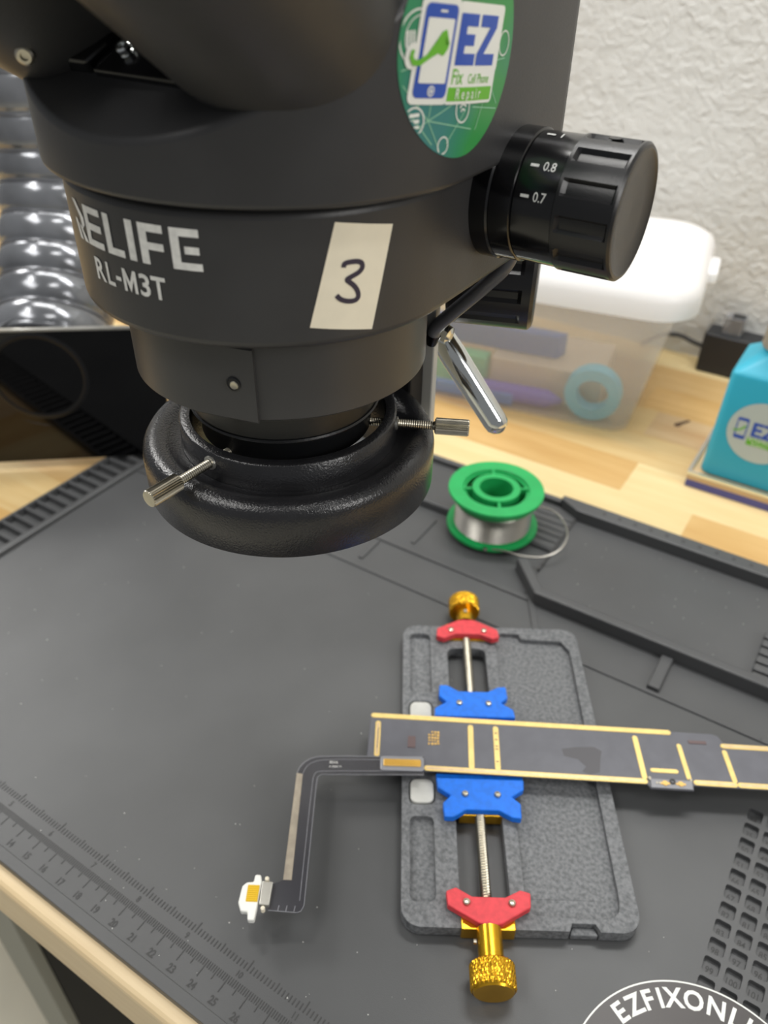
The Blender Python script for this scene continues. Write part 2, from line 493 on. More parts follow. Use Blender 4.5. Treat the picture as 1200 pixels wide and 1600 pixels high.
bar(12.4, 12.7, 23.6, 25.6, -.05, .12, 'divider', .05)
bar(22.3, 22.6, 26.5, 29.3, -.05, .12, 'divider', .05)
bar(38.0, 38.62, 23.15, 25.6, -.05, .30, 'divider', .08)
bar(45.6, 46.2, 23.15, 25.6, -.05, .30, 'divider', .08)
# tall wall of the big tray, with the chamfered left corner
g = G(); g.prism([(30.75, 25.62), (X1, 25.62), (X1, 26.2), (31.0, 26.2), (29.2, 28.15), (28.65, 27.85)], -.05, .88)
g.obj('tray_wall', M['mat'], mt, bevel=.1)
g = G(); g.prism([(30.45, 26.35), (30.15, 26.2), (31.9, 23.2), (32.35, 23.2)], -.05, .09); g.obj('ridge', M['mat'], mt, bevel=.03)
# back rim with its jog, tray floors
g = G(); g.prism([(29.9, 34.05), (X1, 34.12), (X1, Y1), (28.6, Y1), (28.6, 34.75)], -.05, .90)
g.obj('rim', M['mat'], mt, bevel=.08)
bar(0.0, 28.6, 34.72, Y1, -.05, .62, 'rim', .08)
g = G(); g.prism([(19, 30.3), (29.9, 30.3), (29.9, 34.1), (28.6, 34.7), (3, 34.7), (3, 30.3)], -.05, .24); g.obj('tray_floor', M['mat'], mt, bevel=.05)
g = G(); g.box(30.0, X1, 26.2, 34.05, -.05, .10); g.obj('tray_floor', M['mat'], mt)
bar(3.0, 24.6, 30.1, 30.5, -.05, .55, 'tray_wall', .12)
for k in range(6):
    yy = 30.4+k*.62
    g = G(); g.prism([(27.2, yy), (29.85, yy), (29.85, yy+.22), (27.2, yy+.22)], .2, .33); g.obj('step_rib', M['mat'], mt, bevel=.04)
for k in range(6):
    yy = 26.3+k*.66
    g = G(); g.box(42.2, 46, yy, yy+.5, .05, .45); g.obj('step_rib', M['mat'], mt, bevel=.07)
g = G(); g.prism([(30.0, 28.3), (30.0, 34.0), (29.86, 34.0), (29.86, 28.3)], .05, .25); g.obj('step_edge', M['matdark'], mt)
dg0 = G()
for (qx) in [i*.98 for i in range(0, 20)]:
    dg0.prism(arc(31.5+qx, 34.62, .13, 0, 330, 9), .88, .905)
dg0.obj('rim_dots', M['matdark'], mt)
# ruler: embossed millimetre and inch ticks, numbers
tk = G()
X0 = 4.58
for i in range(0, 340):
    x = X0+i*.1
    if x > 37: break
    ln = .62 if i % 10 == 0 else (.42 if i % 5 == 0 else .22)
    tk.box(x-.017, x+.017, 1.66-ln, 1.70, -.01, .016)
o = tk.obj('centimetre_ticks', M['matdark'], mt); o['kind'] = 'stuff'
tk = G()
for i in range(0, 240):
    x = X0+i*2.54/16
    if x > 37: break
    tk.box(x-.022, x+.022, 2.15, 2.15+(.42 if i % 16 == 0 else (.32 if i % 8 == 0 else .24)), -.01, .016)
o = tk.obj('inch_ticks', M['matdark'], mt); o['kind'] = 'stuff'
for n in range(1, 31):
    vf = text2d(str(n), .40, .012, 'CENTER', .8)
    decal('ruler_number', vf, (lambda n: (lambda u, v: (X0+n+u+.05, .60+v, .012)))(n), M['matdark'], mt, step=0)
for n in range(1, 13):
    vf = text2d(str(n), .34, .008, 'CENTER', .8)
    decal('ruler_number', vf, (lambda n: (lambda u, v: (X0+2.54*n+u-.15, 1.80+v, .012)))(n), M['matdark'], mt, step=0)
# dust
dg = G(); rd = random.Random(5)
for i in range(150):
    if i < 85:
        x = rd.uniform(5, 43); y = rd.uniform(1, 22.5); z = .004
    elif i < 125:
        x = rd.uniform(31, 46); y = rd.uniform(26.4, 33.8); z = .104
    else:
        x = rd.uniform(22, 36); y = rd.uniform(.5, 4.5); z = .004
    r = rd.uniform(.012, .035); a = rd.random()*3
    dg.prism([(x+r*math.cos(a+k*2.1)*rd.uniform(.6, 1.4), y+r*math.sin(a+k*2.1)) for k in range(3)], z-.01, z+.012)
o = dg.obj('dust', M['dust'], mt); o['kind'] = 'stuff'

# round sticker on the mat
st = thing('round_mat_sticker', 'round grey sticker with white arched lettering on the mat near the screw grid', 'sticker', (45.2, 6.42, 0))
g = G(); g.prism(arc(45.2, 6.417, 4.35, 0, 357, 119), .001, .02); g.obj('disc', M['disc'], st)
g = G(); v, f = ring2d(45.2, 6.417, 4.31, .055, 120); g.add([(p[0], p[1], .024) for p in v], f); g.obj('outline', M['ezwhite'], st)
angs = [152, 142.5, 134.2, 127.3, 120.0, 109.3, 97.5, 87.6, 81.0, 72.5, 62.5]
for ch, a in zip('EZFIXONLINE', angs):
    vf = text2d(ch, .92, .024, 'CENTER', .95)
    t = math.radians(a)
    def fn(u, v, t=t):
        e = (math.sin(t), -math.cos(t)); rr = 3.44+v
        return (45.2+rr*math.cos(t)+u*e[0], 6.417+rr*math.sin(t)+u*e[1], .027)
    decal('letter', vf, fn, M['ezwhite'], st, step=0)

# ------------------------------------------------------------------ circuit board holder
PH = math.radians(31)
OX, OY = 34.0, 6.25
def fx(p):
    return (OX+p[0]*math.cos(PH)-p[1]*math.sin(PH), OY+p[0]*math.sin(PH)+p[1]*math.cos(PH), p[2])
hold = thing('board_holder', 'dark grey stone board holder with blue and red sliding clamps', 'clamp fixture', fx((4.5, 7.8, .01)))
def stone(shapes, z0, z1, name, bv=.06, m='stone'):
    g = G()
    for s_ in shapes: g.prism(s_, z0, z1, fx)
    return g.obj(name, M[m], hold, bevel=bv, seg=2)
# the base plate is a grid-filled slab with recesses and a through slot (2-D regions with their own heights)
ZT = .70
def region_slab():
    xs = sorted(set([0, .34, 1.36, 2.28, 4.18, 4.75, 5.3, 6.1, 8.1, 8.36, 9.0]))
    bm = bmesh.new()
    outer = rrect(0, 9.0, 0, 15.65, .75, 6)+[(6.28, 0), (6.40, .30), (7.28, .30), (7.42, 0)]
    # hole outlines, z of floor
    rec = [(rrect(.34, 1.34, .95, 4.55, .25, 3), .42), (rrect(.30, 1.42, 5.1, 6.3, .28, 3), .5), (rrect(.30, 1.42, 9.3, 10.6, .28, 3), .5),
           (rrect(.36, 1.40, 11.1, 15.05, .25, 3), .42),
           (rrect(2.25, 4.18, .9, 14.1, .35, 4), None),
           ([(6.45, .50), (7.75, .50), (8.05, .60), (8.25, .80), (8.33, 1.15), (8.36, 1.6), (8.5, 14.1), (8.15, 14.75), (6.1, 14.85), (6.0, 15.2), (5.1, 15.25), (4.75, 14.9), (4.75, .9), (5.1, .56)], .45)]
    import itertools
    vo = [bm.verts.new((p[0], p[1], ZT)) for p in outer]
    edges = [bm.edges.new((vo[i], vo[(i+1) % len(vo)])) for i in range(len(vo))]
    rv = []
    for pts, zf in rec:
        vv = [bm.verts.new((p[0], p[1], ZT)) for p in pts]; rv.append(vv)
        edges += [bm.edges.new((vv[i], vv[(i+1) % len(vv)])) for i in range(len(vv))]
    bmesh.ops.triangle_fill(bm, edges=edges, use_beauty=True)
    # drop any face that fell inside a hole
    def inside(pt, poly):
        c = False; n = len(poly)
        for i in range(n):
            a = poly[i]; b = poly[(i+1) % n]
            if (a[1] > pt[1]) != (b[1] > pt[1]) and pt[0] < (b[0]-a[0])*(pt[1]-a[1])/(b[1]-a[1])+a[0]: c = not c
        return c
    bad = [f for f in bm.faces if any(inside(f.calc_center_median(), p) for p, _ in rec)]
    bmesh.ops.delete(bm, geom=bad, context='FACES_ONLY')
    g = G(); bm.verts.index_update()
    g.add([fx(tuple(v.co)) for v in bm.verts], [tuple(q.index for q in f.verts) for f in bm.faces])
    bm.free()
    def wall_(pts, za, zb):
        n = len(pts)
        g.add([fx((p[0], p[1], za)) for p in pts]+[fx((p[0], p[1], zb)) for p in pts], [(i, (i+1) % n, n+(i+1) % n, n+i) for i in range(n)])
    # outer side with a soft top edge
    wall_(outer, ZT, .10)
    for pts, zf in rec:
        if zf is None: wall_(pts, ZT, .10)
        else:
            wall_(pts, ZT, zf)
            g.add([fx((p[0], p[1], zf)) for p in pts], [tuple(range(len(pts)))])
    # underside
    ib = rec[4][0]
    bm = bmesh.new()
    a = [bm.verts.new((p[0], p[1], .10)) for p in outer]; b = [bm.verts.new((p[0], p[1], .10)) for p in ib]
    ed = [bm.edges.new((a[i], a[(i+1) % len(a)])) for i in range(len(a))]+[bm.edges.new((b[i], b[(i+1) % len(b)])) for i in range(len(b))]
    bmesh.ops.triangle_fill(bm, edges=ed)
    bad = [f for f in bm.faces if inside(f.calc_center_median(), ib)]
    bmesh.ops.delete(bm, geom=bad, context='FACES_ONLY')
    bm.verts.index_update()
    g.add([fx(tuple(v.co)) for v in bm.verts], [tuple(q.index for q in f.verts) for f in bm.faces]); bm.free()
    # weld
    o = g.obj('base_plate', M['stone'], hold)
    me = o.data; bm = bmesh.new(); bm.from_mesh(me)
    bmesh.ops.remove_doubles(bm, verts=bm.verts, dist=1e-6)
    bmesh.ops.recalc_face_normals(bm, faces=bm.faces); bm.to_mesh(me); bm.free()
    md = o.modifiers.new('bevel', 'BEVEL'); md.width = .07*S; md.segments = 3; md.limit_method = 'ANGLE'; md.angle_limit = math.radians(40)
    return o
plate = region_slab()
for (a, b) in [((.9, .9), 0), ((8.1, .9), 0), ((.9, 14.7), 0), ((8.1, 14.7), 0)]:
    g = G(); g.prism(arc(a[0], a[1], .35, 0, 330, 11), .0, .11, fx); g.obj('foot', M['black'], hold)
# raised tray floor edge line inside the big recess
g = G(); g.prism([(5.0, 1.3), (7.75, 1.3), (8.0, 14.0), (5.2, 14.15)], .44, .463, fx); g.obj('recess_floor', M['stone'], hold, bevel=.03)
g = G(); g.prism([(6.33, .0), (7.37, .0), (7.27, .29), (6.41, .29)], .11, .42, fx); g.obj('thumb_notch', M['stone'], hold, bevel=.05)
for yy in (5.1, 9.32):
    g = G(); g.prism(rrect(.36, 1.36, yy+.05, yy+1.2, .28, 4), .45, .76, fx); g.obj('ceramic_pad', M['pad'], hold, bevel=.05, seg=2)

def screw_head(gp, x, y, z, r=.15, tf=fx):
    g = G()
    g.lathe([(0, .0), (r, 0), (r, .05), (r*.8, .10), (r*.45, .115), (r*.45, .06), (0, .06)], 16, lambda p: tf((p[0]+x, p[1]+y, p[2]+z)))
    return g.obj('screw', M['nickel'], gp, smooth=True)
def blue_clamp(name, yb, flip):
    """yb: y of the board edge; flip=-1 extends towards the front"""
    s_ = flip
    cx = 3.33; cw = 1.86
    pts = [(-1.86, 0), (-1.82, .48), (-1.28, .85), (-1.62, 1.2), (-1.58, 1.85), (-1.2, 1.85), (-.68, 1.5), (.68, 1.5), (1.2, 1.80), (1.58, 1.85), (1.62, 1.15), (1.28, .85), (1.82, .48), (1.86, 0)]
    P = [(cx+a, yb+s_*b) for a, b in pts]
    if s_ > 0: P = P[::-1]
    g = G(); g.prism(P, .80, 1.16, fx)
    o = g.obj(name, M['blue'], hold, bevel=.05, seg=2)
    # the step that carries the board edge
    g = G(); g.box(cx-1.86, cx+1.86, min(yb, yb-s_*.32), max(yb, yb-s_*.32), .80, .98, fx); g.obj('clamp_lip', M['blue'], o, bevel=.03)
    screw_head(o, cx-.68, yb+s_*.78, 1.15); screw_head(o, cx+.68, yb+s_*.78, 1.15)
    g = G(); g.box(cx-.93, cx+.93, min(yb+s_*.2, yb+s_*1.55), max(yb+s_*.2, yb+s_*1.55), .2, .80, fx); g.obj('slider', M['brass'], hold, bevel=.04)
blue_clamp('blue_clamp', 6.12, -1)
blue_clamp('blue_clamp', 9.40, 1)
def red_clamp(y0, flip):
    s_ = flip; cx = 3.3
    pts = [(-1.6, 0.05), (-1.22, .2), (-.62, -.14), (.62, -.14), (1.22, .16), (1.6, .05), (1.55, -.5), (.45, -1.12), (.2, -1.2), (-.2, -1.2), (-.45, -1.12), (-1.55, -.5)]
    P = [(cx+a, y0-s_*b) for a, b in pts]
    if s_ < 0: P = P[::-1]
    g = G(); g.prism(P, .80, 1.16, fx); o = g.obj('red_clamp', M['red'], hold, bevel=.05)
    screw_head(o, cx-.85, y0+s_*.38, 1.15); screw_head(o, cx+.85, y0+s_*.38, 1.15)
red_clamp(1.12, -1)
red_clamp(14.55, 1)
# gold end blocks, knobs
for (ya, yb, kn, s_) in ((-.08, .95, -1, -1), (14.6, 15.75, 1, 1)):
    g = G(); g.box(2.25, 4.27, ya, yb, .06, .80, fx); blk = g.obj('end_block', M['brass'], hold, bevel=.05)
    y0 = ya if s_ < 0 else yb
    def kt(p, y0=y0, s_=s_): return fx((3.26+p[0], y0+s_*p[2], .80+p[1]))
    L1, L2 = (1.22, 2.12) if s_ < 0 else (.80, 1.72)
    g = G(); g.lathe([(.46, -.02), (.46, L1)], 40, kt); g.obj('knob_neck', M['brass'], blk, smooth=True)
    # diamond knurling: interleaved bumps
    nseg = 144; rws = 16; v = []; f = []
    for j in range(rws+1):
        for k in range(nseg):
            a = 2*PI*k/nseg
            kn_ = .022*(max(math.cos(a*30+j*1.1), math.cos(a*30-j*1.1)))
            rr = .80+kn_-(.05 if j in (0, rws) else 0)
            v.append(kt((rr*math.cos(a), rr*math.sin(a), L1+(L2-L1)*j/rws)))
    for j in range(rws):
        for k in range(nseg):
            f.append((j*nseg+k, j*nseg+(k+1) % nseg, (j+1)*nseg+(k+1) % nseg, (j+1)*nseg+k))
    g = G(); g.add(v, f)
    g.lathe([(.75, L1), (.46, L1)], nseg, kt); g.lathe([(.75, L2), (.70, L2+.07), (0, L2+.07)], nseg, kt)
    kb = g.obj('knob', M['brass'], hold, smooth=False)
    g = G(); g.lathe([(0, 0), (.1, 0), (.1, .1), (0, .1)], 10, (lambda q: (lambda p: fx((3.26+(-.5-p[2] if s_ < 0 else p[0]), y0+s_*.45+(p[1] if s_ < 0 else p[1]), .80+(p[0] if s_ < 0 else .44+p[2])))))(0))
    g.obj('set_screw', M['nickel'], blk)
# threaded rods
def rod(ya, yb):
    n = int((yb-ya)/.055); v = []; f = []; sg = 14
    for i in range(n+1):
        r = .22 if i % 2 == 0 else .185
        for k in range(sg):
            a = 2*PI*k/sg
            v.append(fx((3.26+r*math.cos(a), ya+(yb-ya)*i/n, .68+r*math.sin(a))))
    for i in range(n):
        for k in range(sg): f.append((i*sg+k, i*sg+(k+1) % sg, (i+1)*sg+(k+1) % sg, (i+1)*sg+k))
    g = G(); g.add(v, f); g.obj('threaded_rod', M['nickel'], hold)
rod(.9, 5.9); rod(9.6, 14.7)

# ------------------------------------------------------------------ logic board in the clamps
TB = math.radians(-2)
def bx(p, z0=1.22):
    x, y = p[0], p[1]
    X = -1.47+x*math.cos(TB)-(y)*math.sin(TB); Y = 9.20+x*math.sin(TB)+(y)*math.cos(TB)
    return fx((X, Y, z0+(p[2] if len(p) > 2 else 0)))
brd = thing('logic_board', 'long dark phone logic board with gold traces held between the blue clamps', 'circuit board', bx((8, -1.4, 0)))
g = G()
outl = [(0, .05), (13.6, .05), (15.4, .05), (15.65, -.05), (15.8, -.42), (19.5, -.42), (19.5, -2.72), (13.95, -2.72), (13.9, -2.98), (12.1, -2.98), (12.0, -2.78), (2.42, -2.78), (2.40, -2.68), (.1, -2.68), (0, -2.3)]
g.prism(outl[::-1], 0, .09, bx); g.obj('substrate', M['pcb'], brd, bevel=.02, seg=1)
def cap(x0, y0, x1, y1, wd, name='gold_trace', m='gold', z0=.08, z1=.115, core=False):
    d = Vector((x1-x0, y1-y0)); L = d.length; d.normalize(); n = Vector((-d.y, d.x)); r = wd/2
    def pts(r, e):
        P = []
        for i in range(7):
            a = -PI/2+PI*i/6; P.append((x1-d.x*e+d.x*r*math.cos(a)+n.x*r*math.sin(a), y1-d.y*e+d.y*r*math.cos(a)+n.y*r*math.sin(a)))
        for i in range(7):
            a = PI/2+PI*i/6; P.append((x0+d.x*e+d.x*r*math.cos(a)+n.x*r*math.sin(a), y0+d.y*e+d.y*r*math.cos(a)+n.y*r*math.sin(a)))
        return P
    g = G(); g.prism(pts(r, 0), z0, z1, bx); o = g.obj(name, M[m], brd, bevel=.012, seg=1)
    if core:
        g = G(); g.prism(pts(r*.48, .04), z1-.01, z1+.008, bx); g.obj('trace_core', M['goldcore'], o)
    return o
cap(.15, 0, 13.45, -.02, .26)
cap(.38, -.42, .42, -2.1, .24, core=True)
cap(4.55, -.36, 4.55, -2.45, .25)
cap(5.68, -.36, 5.68, -2.45, .25, core=False)
cap(2.62, -2.66, 11.9, -2.66, .26, core=True)
cap(11.9, -.42, 11.93, -2.45, .24)
cap(13.78, -.72, 13.83, -2.38, .21)
cap(12.35, -2.08, 13.35, -2.08, .21)
cap(15.75, -.60, 19.4, -.60, .24, core=True)
cap(15.72, -.92, 15.76, -2.38, .22)
cap(14.10, -2.58, 15.7, -2.58, .26, core=True)
cap(15.95, -2.58, 19.4, -2.58, .26, core=True)
for (x, y, ww, hh, m) in [(1.75, -1.05, .34, .60, 'comp'), (14.25, -.40, .78, .16, 'comp')]:
    g = G(); g.box(x, x+ww, y-hh, y, .085, .12, bx); g.obj('chip', M[m], brd)
# little gold component cluster
rc = random.Random(3)
for i in range(4):
    for j in range(5):
        if (i == 0 and j < 1): continue
        x = 2.66+i*.13; y = -.72-j*.155
        g = G(); g.box(x, x+rc.uniform(.06, .11), y-rc.uniform(.06, .12), y, .085, .12, bx); g.obj('gold_contact', M['copper'], brd)
for y in (-.6, -.95, -1.3, -1.45, -2.1):
    g = G(); g.box(5.62, 5.74, y-.05, y, .112, .12, bx); g.obj('trace_mark', M['comp'], brd)
g = G(); g.box(.395, .425, -1.8, -.7, .124, .128, bx); g.obj('trace_mark', M['comp'], brd)
# smear of flux
g = G(); g.prism([(8.55, -1.25), (9.2, -1.1), (10.0, -1.05), (10.3, -1.25), (10.2, -1.6), (10.05, -2.35), (9.6, -2.5), (9.3, -2.35), (9.5, -2.1), (9.2, -1.75), (8.6, -1.6)][::-1], .085, .093, bx); g.obj('flux_smear', M['pcbstain'], brd)
# tab with spring contacts
g = G(); g.prism([(12.15, -2.55), (13.9, -2.55), (13.85, -2.98), (12.1, -2.98)][::-1], .09, .17, bx); tb = g.obj('contact_tab', M['flexline'], brd, bevel=.02)
for x in (12.72, 13.38):
    g = G(); g.prism([(x+p[0], -2.76+p[1]) for p in arc(0, 0, .12, 0, 330, 11)], .165, .21, bx)
    g.box(x-.2, x+.2, -2.81, -2.71, .165, .19, bx); g.obj('spring_contact', M['copper'], tb)
for x in (12.38, 12.50):
    g = G(); g.prism([(x+p[0], -2.76+p[1]) for p in arc(0, 0, .045, 0, 300, 6)], .165, .2, bx); g.obj('pin', M['nickel'], tb)
g = G(); g.lathe([(.06, .17), (.06, .215), (.13, .215), (.13, .17)], 16, lambda p: bx((13.05+p[0], -2.66+p[1], p[2]))); g.obj('eyelet', M['matdark'], tb)
for x in (12.12, 13.86):
    g = G(); g.lathe([(.09, .09), (.09, .15), (.05, .19), (0, .19)], 12, lambda p, x=x: bx((x+p[0], -2.52+p[1], p[2]))); g.obj('solder_bump', M['nickel'], brd, smooth=True)

# ------------------------------------------------------------------ charging-port flex cable plugged into the board
def cz(p): return fx((p[0], p[1], 1.34+(p[2] if len(p) > 2 else 0)))
flex = thing('charging_flex_cable', 'thin black flex cable bent down from the board to a white port connector', 'flex cable', cz((-2.5, 3.5, 0)))
fl = [(.93, 7.00), (-3.4, 6.90), (-3.9, 6.80), (-4.25, 6.55), (-4.45, 6.2), (-4.52, 5.9), (-4.49, 1.26), (-4.86, 1.10), (-4.90, .10), (-3.85, .03), (-3.68, .12), (-3.59, .32), (-3.62, 5.55), (-3.60, 5.80), (-3.45, 5.93), (.93, 6.06)]
g = G(); g.prism(fl[::-1], -.012, .012, cz); g.obj('flex_ribbon', M['flex'], flex)
def ln(path, wd, z=.014):
    v, f = ribbon(path, wd); gg = G(); gg.add([cz((p[0], p[1], z)) for p in v], f); return gg
lp = smoothpath([(.9, 6.99), (-3.4, 6.89), (-3.9, 6.79), (-4.25, 6.54), (-4.45, 6.2), (-4.5, 5.9)], 1)
ln(lp, .03).obj('edge_film', M['flexline'], flex)
ln([(.9, 6.08), (-3.45, 5.95), (-3.60, 5.82), (-3.62, 5.55), (-3.60, .32), (-3.70, .10), (-3.85, .05), (-4.9, .10)], .022).obj('edge_film', M['flexline'], flex)
ln(smoothpath([(.2, 6.25), (-3.5, 6.13), (-3.74, 6.02), (-3.80, 5.6), (-3.78, .5)], 1), .02).obj('edge_film', M['flexline'], flex)
ln(smoothpath([(-.9, 6.78), (-3.3, 6.72), (-3.85, 6.58), (-4.15, 6.3), (-4.25, 5.9)], 1), .02).obj('edge_film', M['flexline'], flex)
for x in (-4.55, -4.25, -3.95):
    ln([(x, .08), (x+.03, .30)], .025).obj('edge_film', M['flexline'], flex)
g = G(); g.prism([(-4.24, 5.93), (-4.50, 5.98), (-4.49, 1.27), (-4.17, 1.27)], .013, .03, cz); g.obj('shield_strip', M['shield'], flex)
vf = text2d('821A', .17, .004, 'LEFT'); decal('flex_print', vf, lambda u, v: cz((-3.15+u, 6.52+v, .016)), M['dust'], flex, step=0)
vf = text2d('A 2003 71', .13, .003, 'LEFT'); decal('flex_print', vf, lambda u, v: cz((-3.15+u, 6.32+v, .016)), M['dust'], flex, step=0)
g = G(); g.prism(rrect(-.95, .93, 6.22, 6.95, .12, 3), .012, .07, cz); g.obj('board_connector', M['flexline'], flex, bevel=.02)
g = G(); g.prism(rrect(-.82, .80, 6.42, 6.78, .05, 2), .07, .11, cz); gc = g.obj('contact_bar', M['copper'], flex, bevel=.02)
for i in range(24):
    x = -.76+i*.0655; g = G(); g.box(x, x+.03, 6.45, 6.75, .108, .122, cz); g.obj('contact_pin', M['brass'], gc)
# connector
g = G(); g.prism([(-5.24, 1.12), (-5.24, .22), (-4.87, .20), (-4.84, 1.09)], -.02, .20, cz); g.obj('metal_shell', M['silver'], flex, bevel=.03)
g = G(); g.prism([(-5.30, .08), (-5.26, 1.10), (-5.33, 1.36), (-5.55, 1.36), (-5.57, 1.08), (-5.82, 1.05), (-5.97, .90), (-6.02, .28), (-5.88, -.05), (-5.62, -.06), (-5.58, -.36), (-5.33, -.36)][::-1], -.08, .20, cz)
pc = g.obj('port_body', M['wplast'], flex, bevel=.06, seg=3)
g = G(); g.box(-5.75, -5.31, .30, .94, .17, .225, cz); g.obj('contact_block', M['yellow'], pc, bevel=.02)
for i in range(8):
    y = .33+i*.076; g = G(); g.box(-5.74, -5.32, y, y+.035, .224, .24, cz); g.obj('contact_pin', M['yellow'], pc)
for y in (.08, 1.20):
    g = G(); g.lathe([(.08, .0), (.08, .22), (.04, .25), (0, .25)], 12, lambda p, y=y: cz((-5.08+p[0], y+p[1], p[2]))); g.obj('locating_pin', M['paper'], flex, smooth=True)

# ------------------------------------------------------------------ solder spool
SX, SY, SZ = 25.78, 30.5, .36
spt = (.0, .0)
sp = thing('solder_spool', 'green plastic spool of solder wire standing in the mat tray', 'spool', (SX, SY, SZ))
def sf(p): return (SX+p[0], SY+p[1]+p[2]*.03, SZ+p[2])
g = G()
g.lathe([(1.05, .0), (2.78, 0), (2.80, .05), (2.78, .20), (1.05, .20)], 72, sf); g.obj('bottom_flange', M['spool'], sp, smooth=True)
g = G(); g.lathe([(1.98, 2.50), (2.84, 2.50), (2.88, 2.56), (2.86, 2.70), (2.03, 2.72), (1.97, 2.66), (1.95, .2)], 72, sf); top = g.obj('top_flange', M['spool'], sp, smooth=True)
g = G(); g.lathe([(1.02, .1), (1.02, 2.72), (1.44, 2.72), (1.44, .1)], 56, sf); g.obj('core', M['spool'], sp, smooth=True)
for k in range(4):
    a = math.radians(32+90*k)
    def tf(p, a=a): return sf((p[0]*math.cos(a)-p[1]*math.sin(a), p[0]*math.sin(a)+p[1]*math.cos(a), p[2]))
    g = G(); g.box(1.4, 2.0, -.08, .07, .3, 2.66, tf); g.obj('spoke', M['spool'], sp)
prof = [(1.85, .2)]
for i in range(22):
    z0 = .22+i*.075
    prof += [(2.30, z0), (2.35, z0+.037)]
prof += [(2.30, 1.9), (1.85, 1.92)]
g = G(); g.lathe(prof, 64, sf); g.obj('solder_winding', M['solder'], sp)
g = G(); g.lathe([(2.0, 1.88), (2.45, 1.95), (2.62, 2.2), (2.78, 2.5), (1.82, 2.52)], 64, sf); g.obj('flange_skirt', M['spool'], sp, smooth=True)
path = [(2.2, .9, 1.7), (3.1, 1.5, 1.4), (4.0, 1.3, 1.1), (4.7, .4, .85), (4.75, -.8, .6), (4.1, -1.7, .4), (3.0, -2.1, .25), (1.9, -2.2, .2), (1.2, -2.45, .18)]
def cr(path, n=6):
    out = []
    P = [Vector(path[0])]+[Vector(p) for p in path]+[Vector(path[-1])]
    for i in range(1, len(P)-2):
        for k in range(n):
            t = k/n
            out.append(.5*((2*P[i])+(-P[i-1]+P[i+1])*t+(2*P[i-1]-5*P[i]+4*P[i+1]-P[i+2])*t*t+(-P[i-1]+3*P[i]-3*P[i+1]+P[i+2])*t**3))
    out.append(P[-2]); return out
g = G(); g.tube([sf(tuple(p)) for p in cr(path)], .055, 8); g.obj('loose_wire', M['solder'], sp, smooth=True)
g = G(); g.lathe([(0, 0), (.1, 0), (.13, .08), (.08, .2), (0, .22)], 10, lambda p: sf((.9+p[0], -2.72+p[1], .14+p[2]))); g.obj('solder_blob', M['solder'], sp, smooth=True)

# ------------------------------------------------------------------ microscope
AX, AY = 26.23, 10.99
def A(p): return (AX+p[0], AY+p[1], p[2])
mic = thing('stereo_microscope', 'black trinocular stereo microscope head hanging above the mat', 'microscope', (5, 39.5, TT))
def plan(wx, ry, yb, rc, n=48):
    pts = []
    for i in range(n+1):
        a = PI+PI*i/n
        pts.append((wx*math.cos(a), ry*math.sin(a)))
    pts += [(wx, yb-rc)]+[(wx-rc+rc*math.cos(t), yb-rc+rc*math.sin(t)) for t in [PI/2*i/6 for i in range(1, 7)]]
    pts += [(-wx+rc-rc*math.sin(t), yb-rc+rc*math.cos(t)) for t in [PI/2*i/6 for i in range(0, 7)]]
    return pts
# lower body
g = G(); g.prism(plan(5.3, 5.25, 5.3, .35), 22.46, 25.72, A); g.obj('lower_body', M['body'], mic, bevel=.22, seg=4, smooth=True)
g = G(); g.prism(plan(5.05, 4.95, 5.2, .5), 25.5, 25.9, A); g.obj('seam_joint', M['barrel'], mic)
# upper body: prism cut by the sloping eyepiece face and a rear slope
def upper():
    pts = plan(5.85, 5.55, 6.7, 1.1, 64)
    bm = bmesh.new()
    vb = [bm.verts.new((p[0], p[1], 25.80)) for p in pts]; vt = [bm.verts.new((p[0], p[1], 33)) for p in pts]
    n = len(pts)
    bm.faces.new(vb[::-1]); bm.faces.new(vt)
    for i in range(n): bm.faces.new((vb[i], vb[(i+1) % n], vt[(i+1) % n], vt[i]))
    def cut(co, no):
        r = bmesh.ops.bisect_plane(bm, geom=bm.verts[:]+bm.edges[:]+bm.faces[:], plane_co=co, plane_no=no, clear_outer=True, dist=1e-5)
        es = [e for e in r['geom_cut'] if isinstance(e, bmesh.types.BMEdge)]
        bmesh.ops.contextual_create(bm, geom=es)
    cut((0, -5.6, 26.95), (0, -.72, 1))
    cut((0, 0, 30.7), (0, 0, 1))
    cut((0, 2.8, 30.7), (0, .42, 1))
    bmesh.ops.remove_doubles(bm, verts=bm.verts, dist=.02)
    g = G(); bm.verts.index_update()
    g.add([A(tuple(v.co)) for v in bm.verts], [tuple(q.index for q in f.verts) for f in bm.faces]); bm.free()
    return g.obj('upper_body', M['body'], mic, bevel=.42, seg=5, smooth=True)
upper()
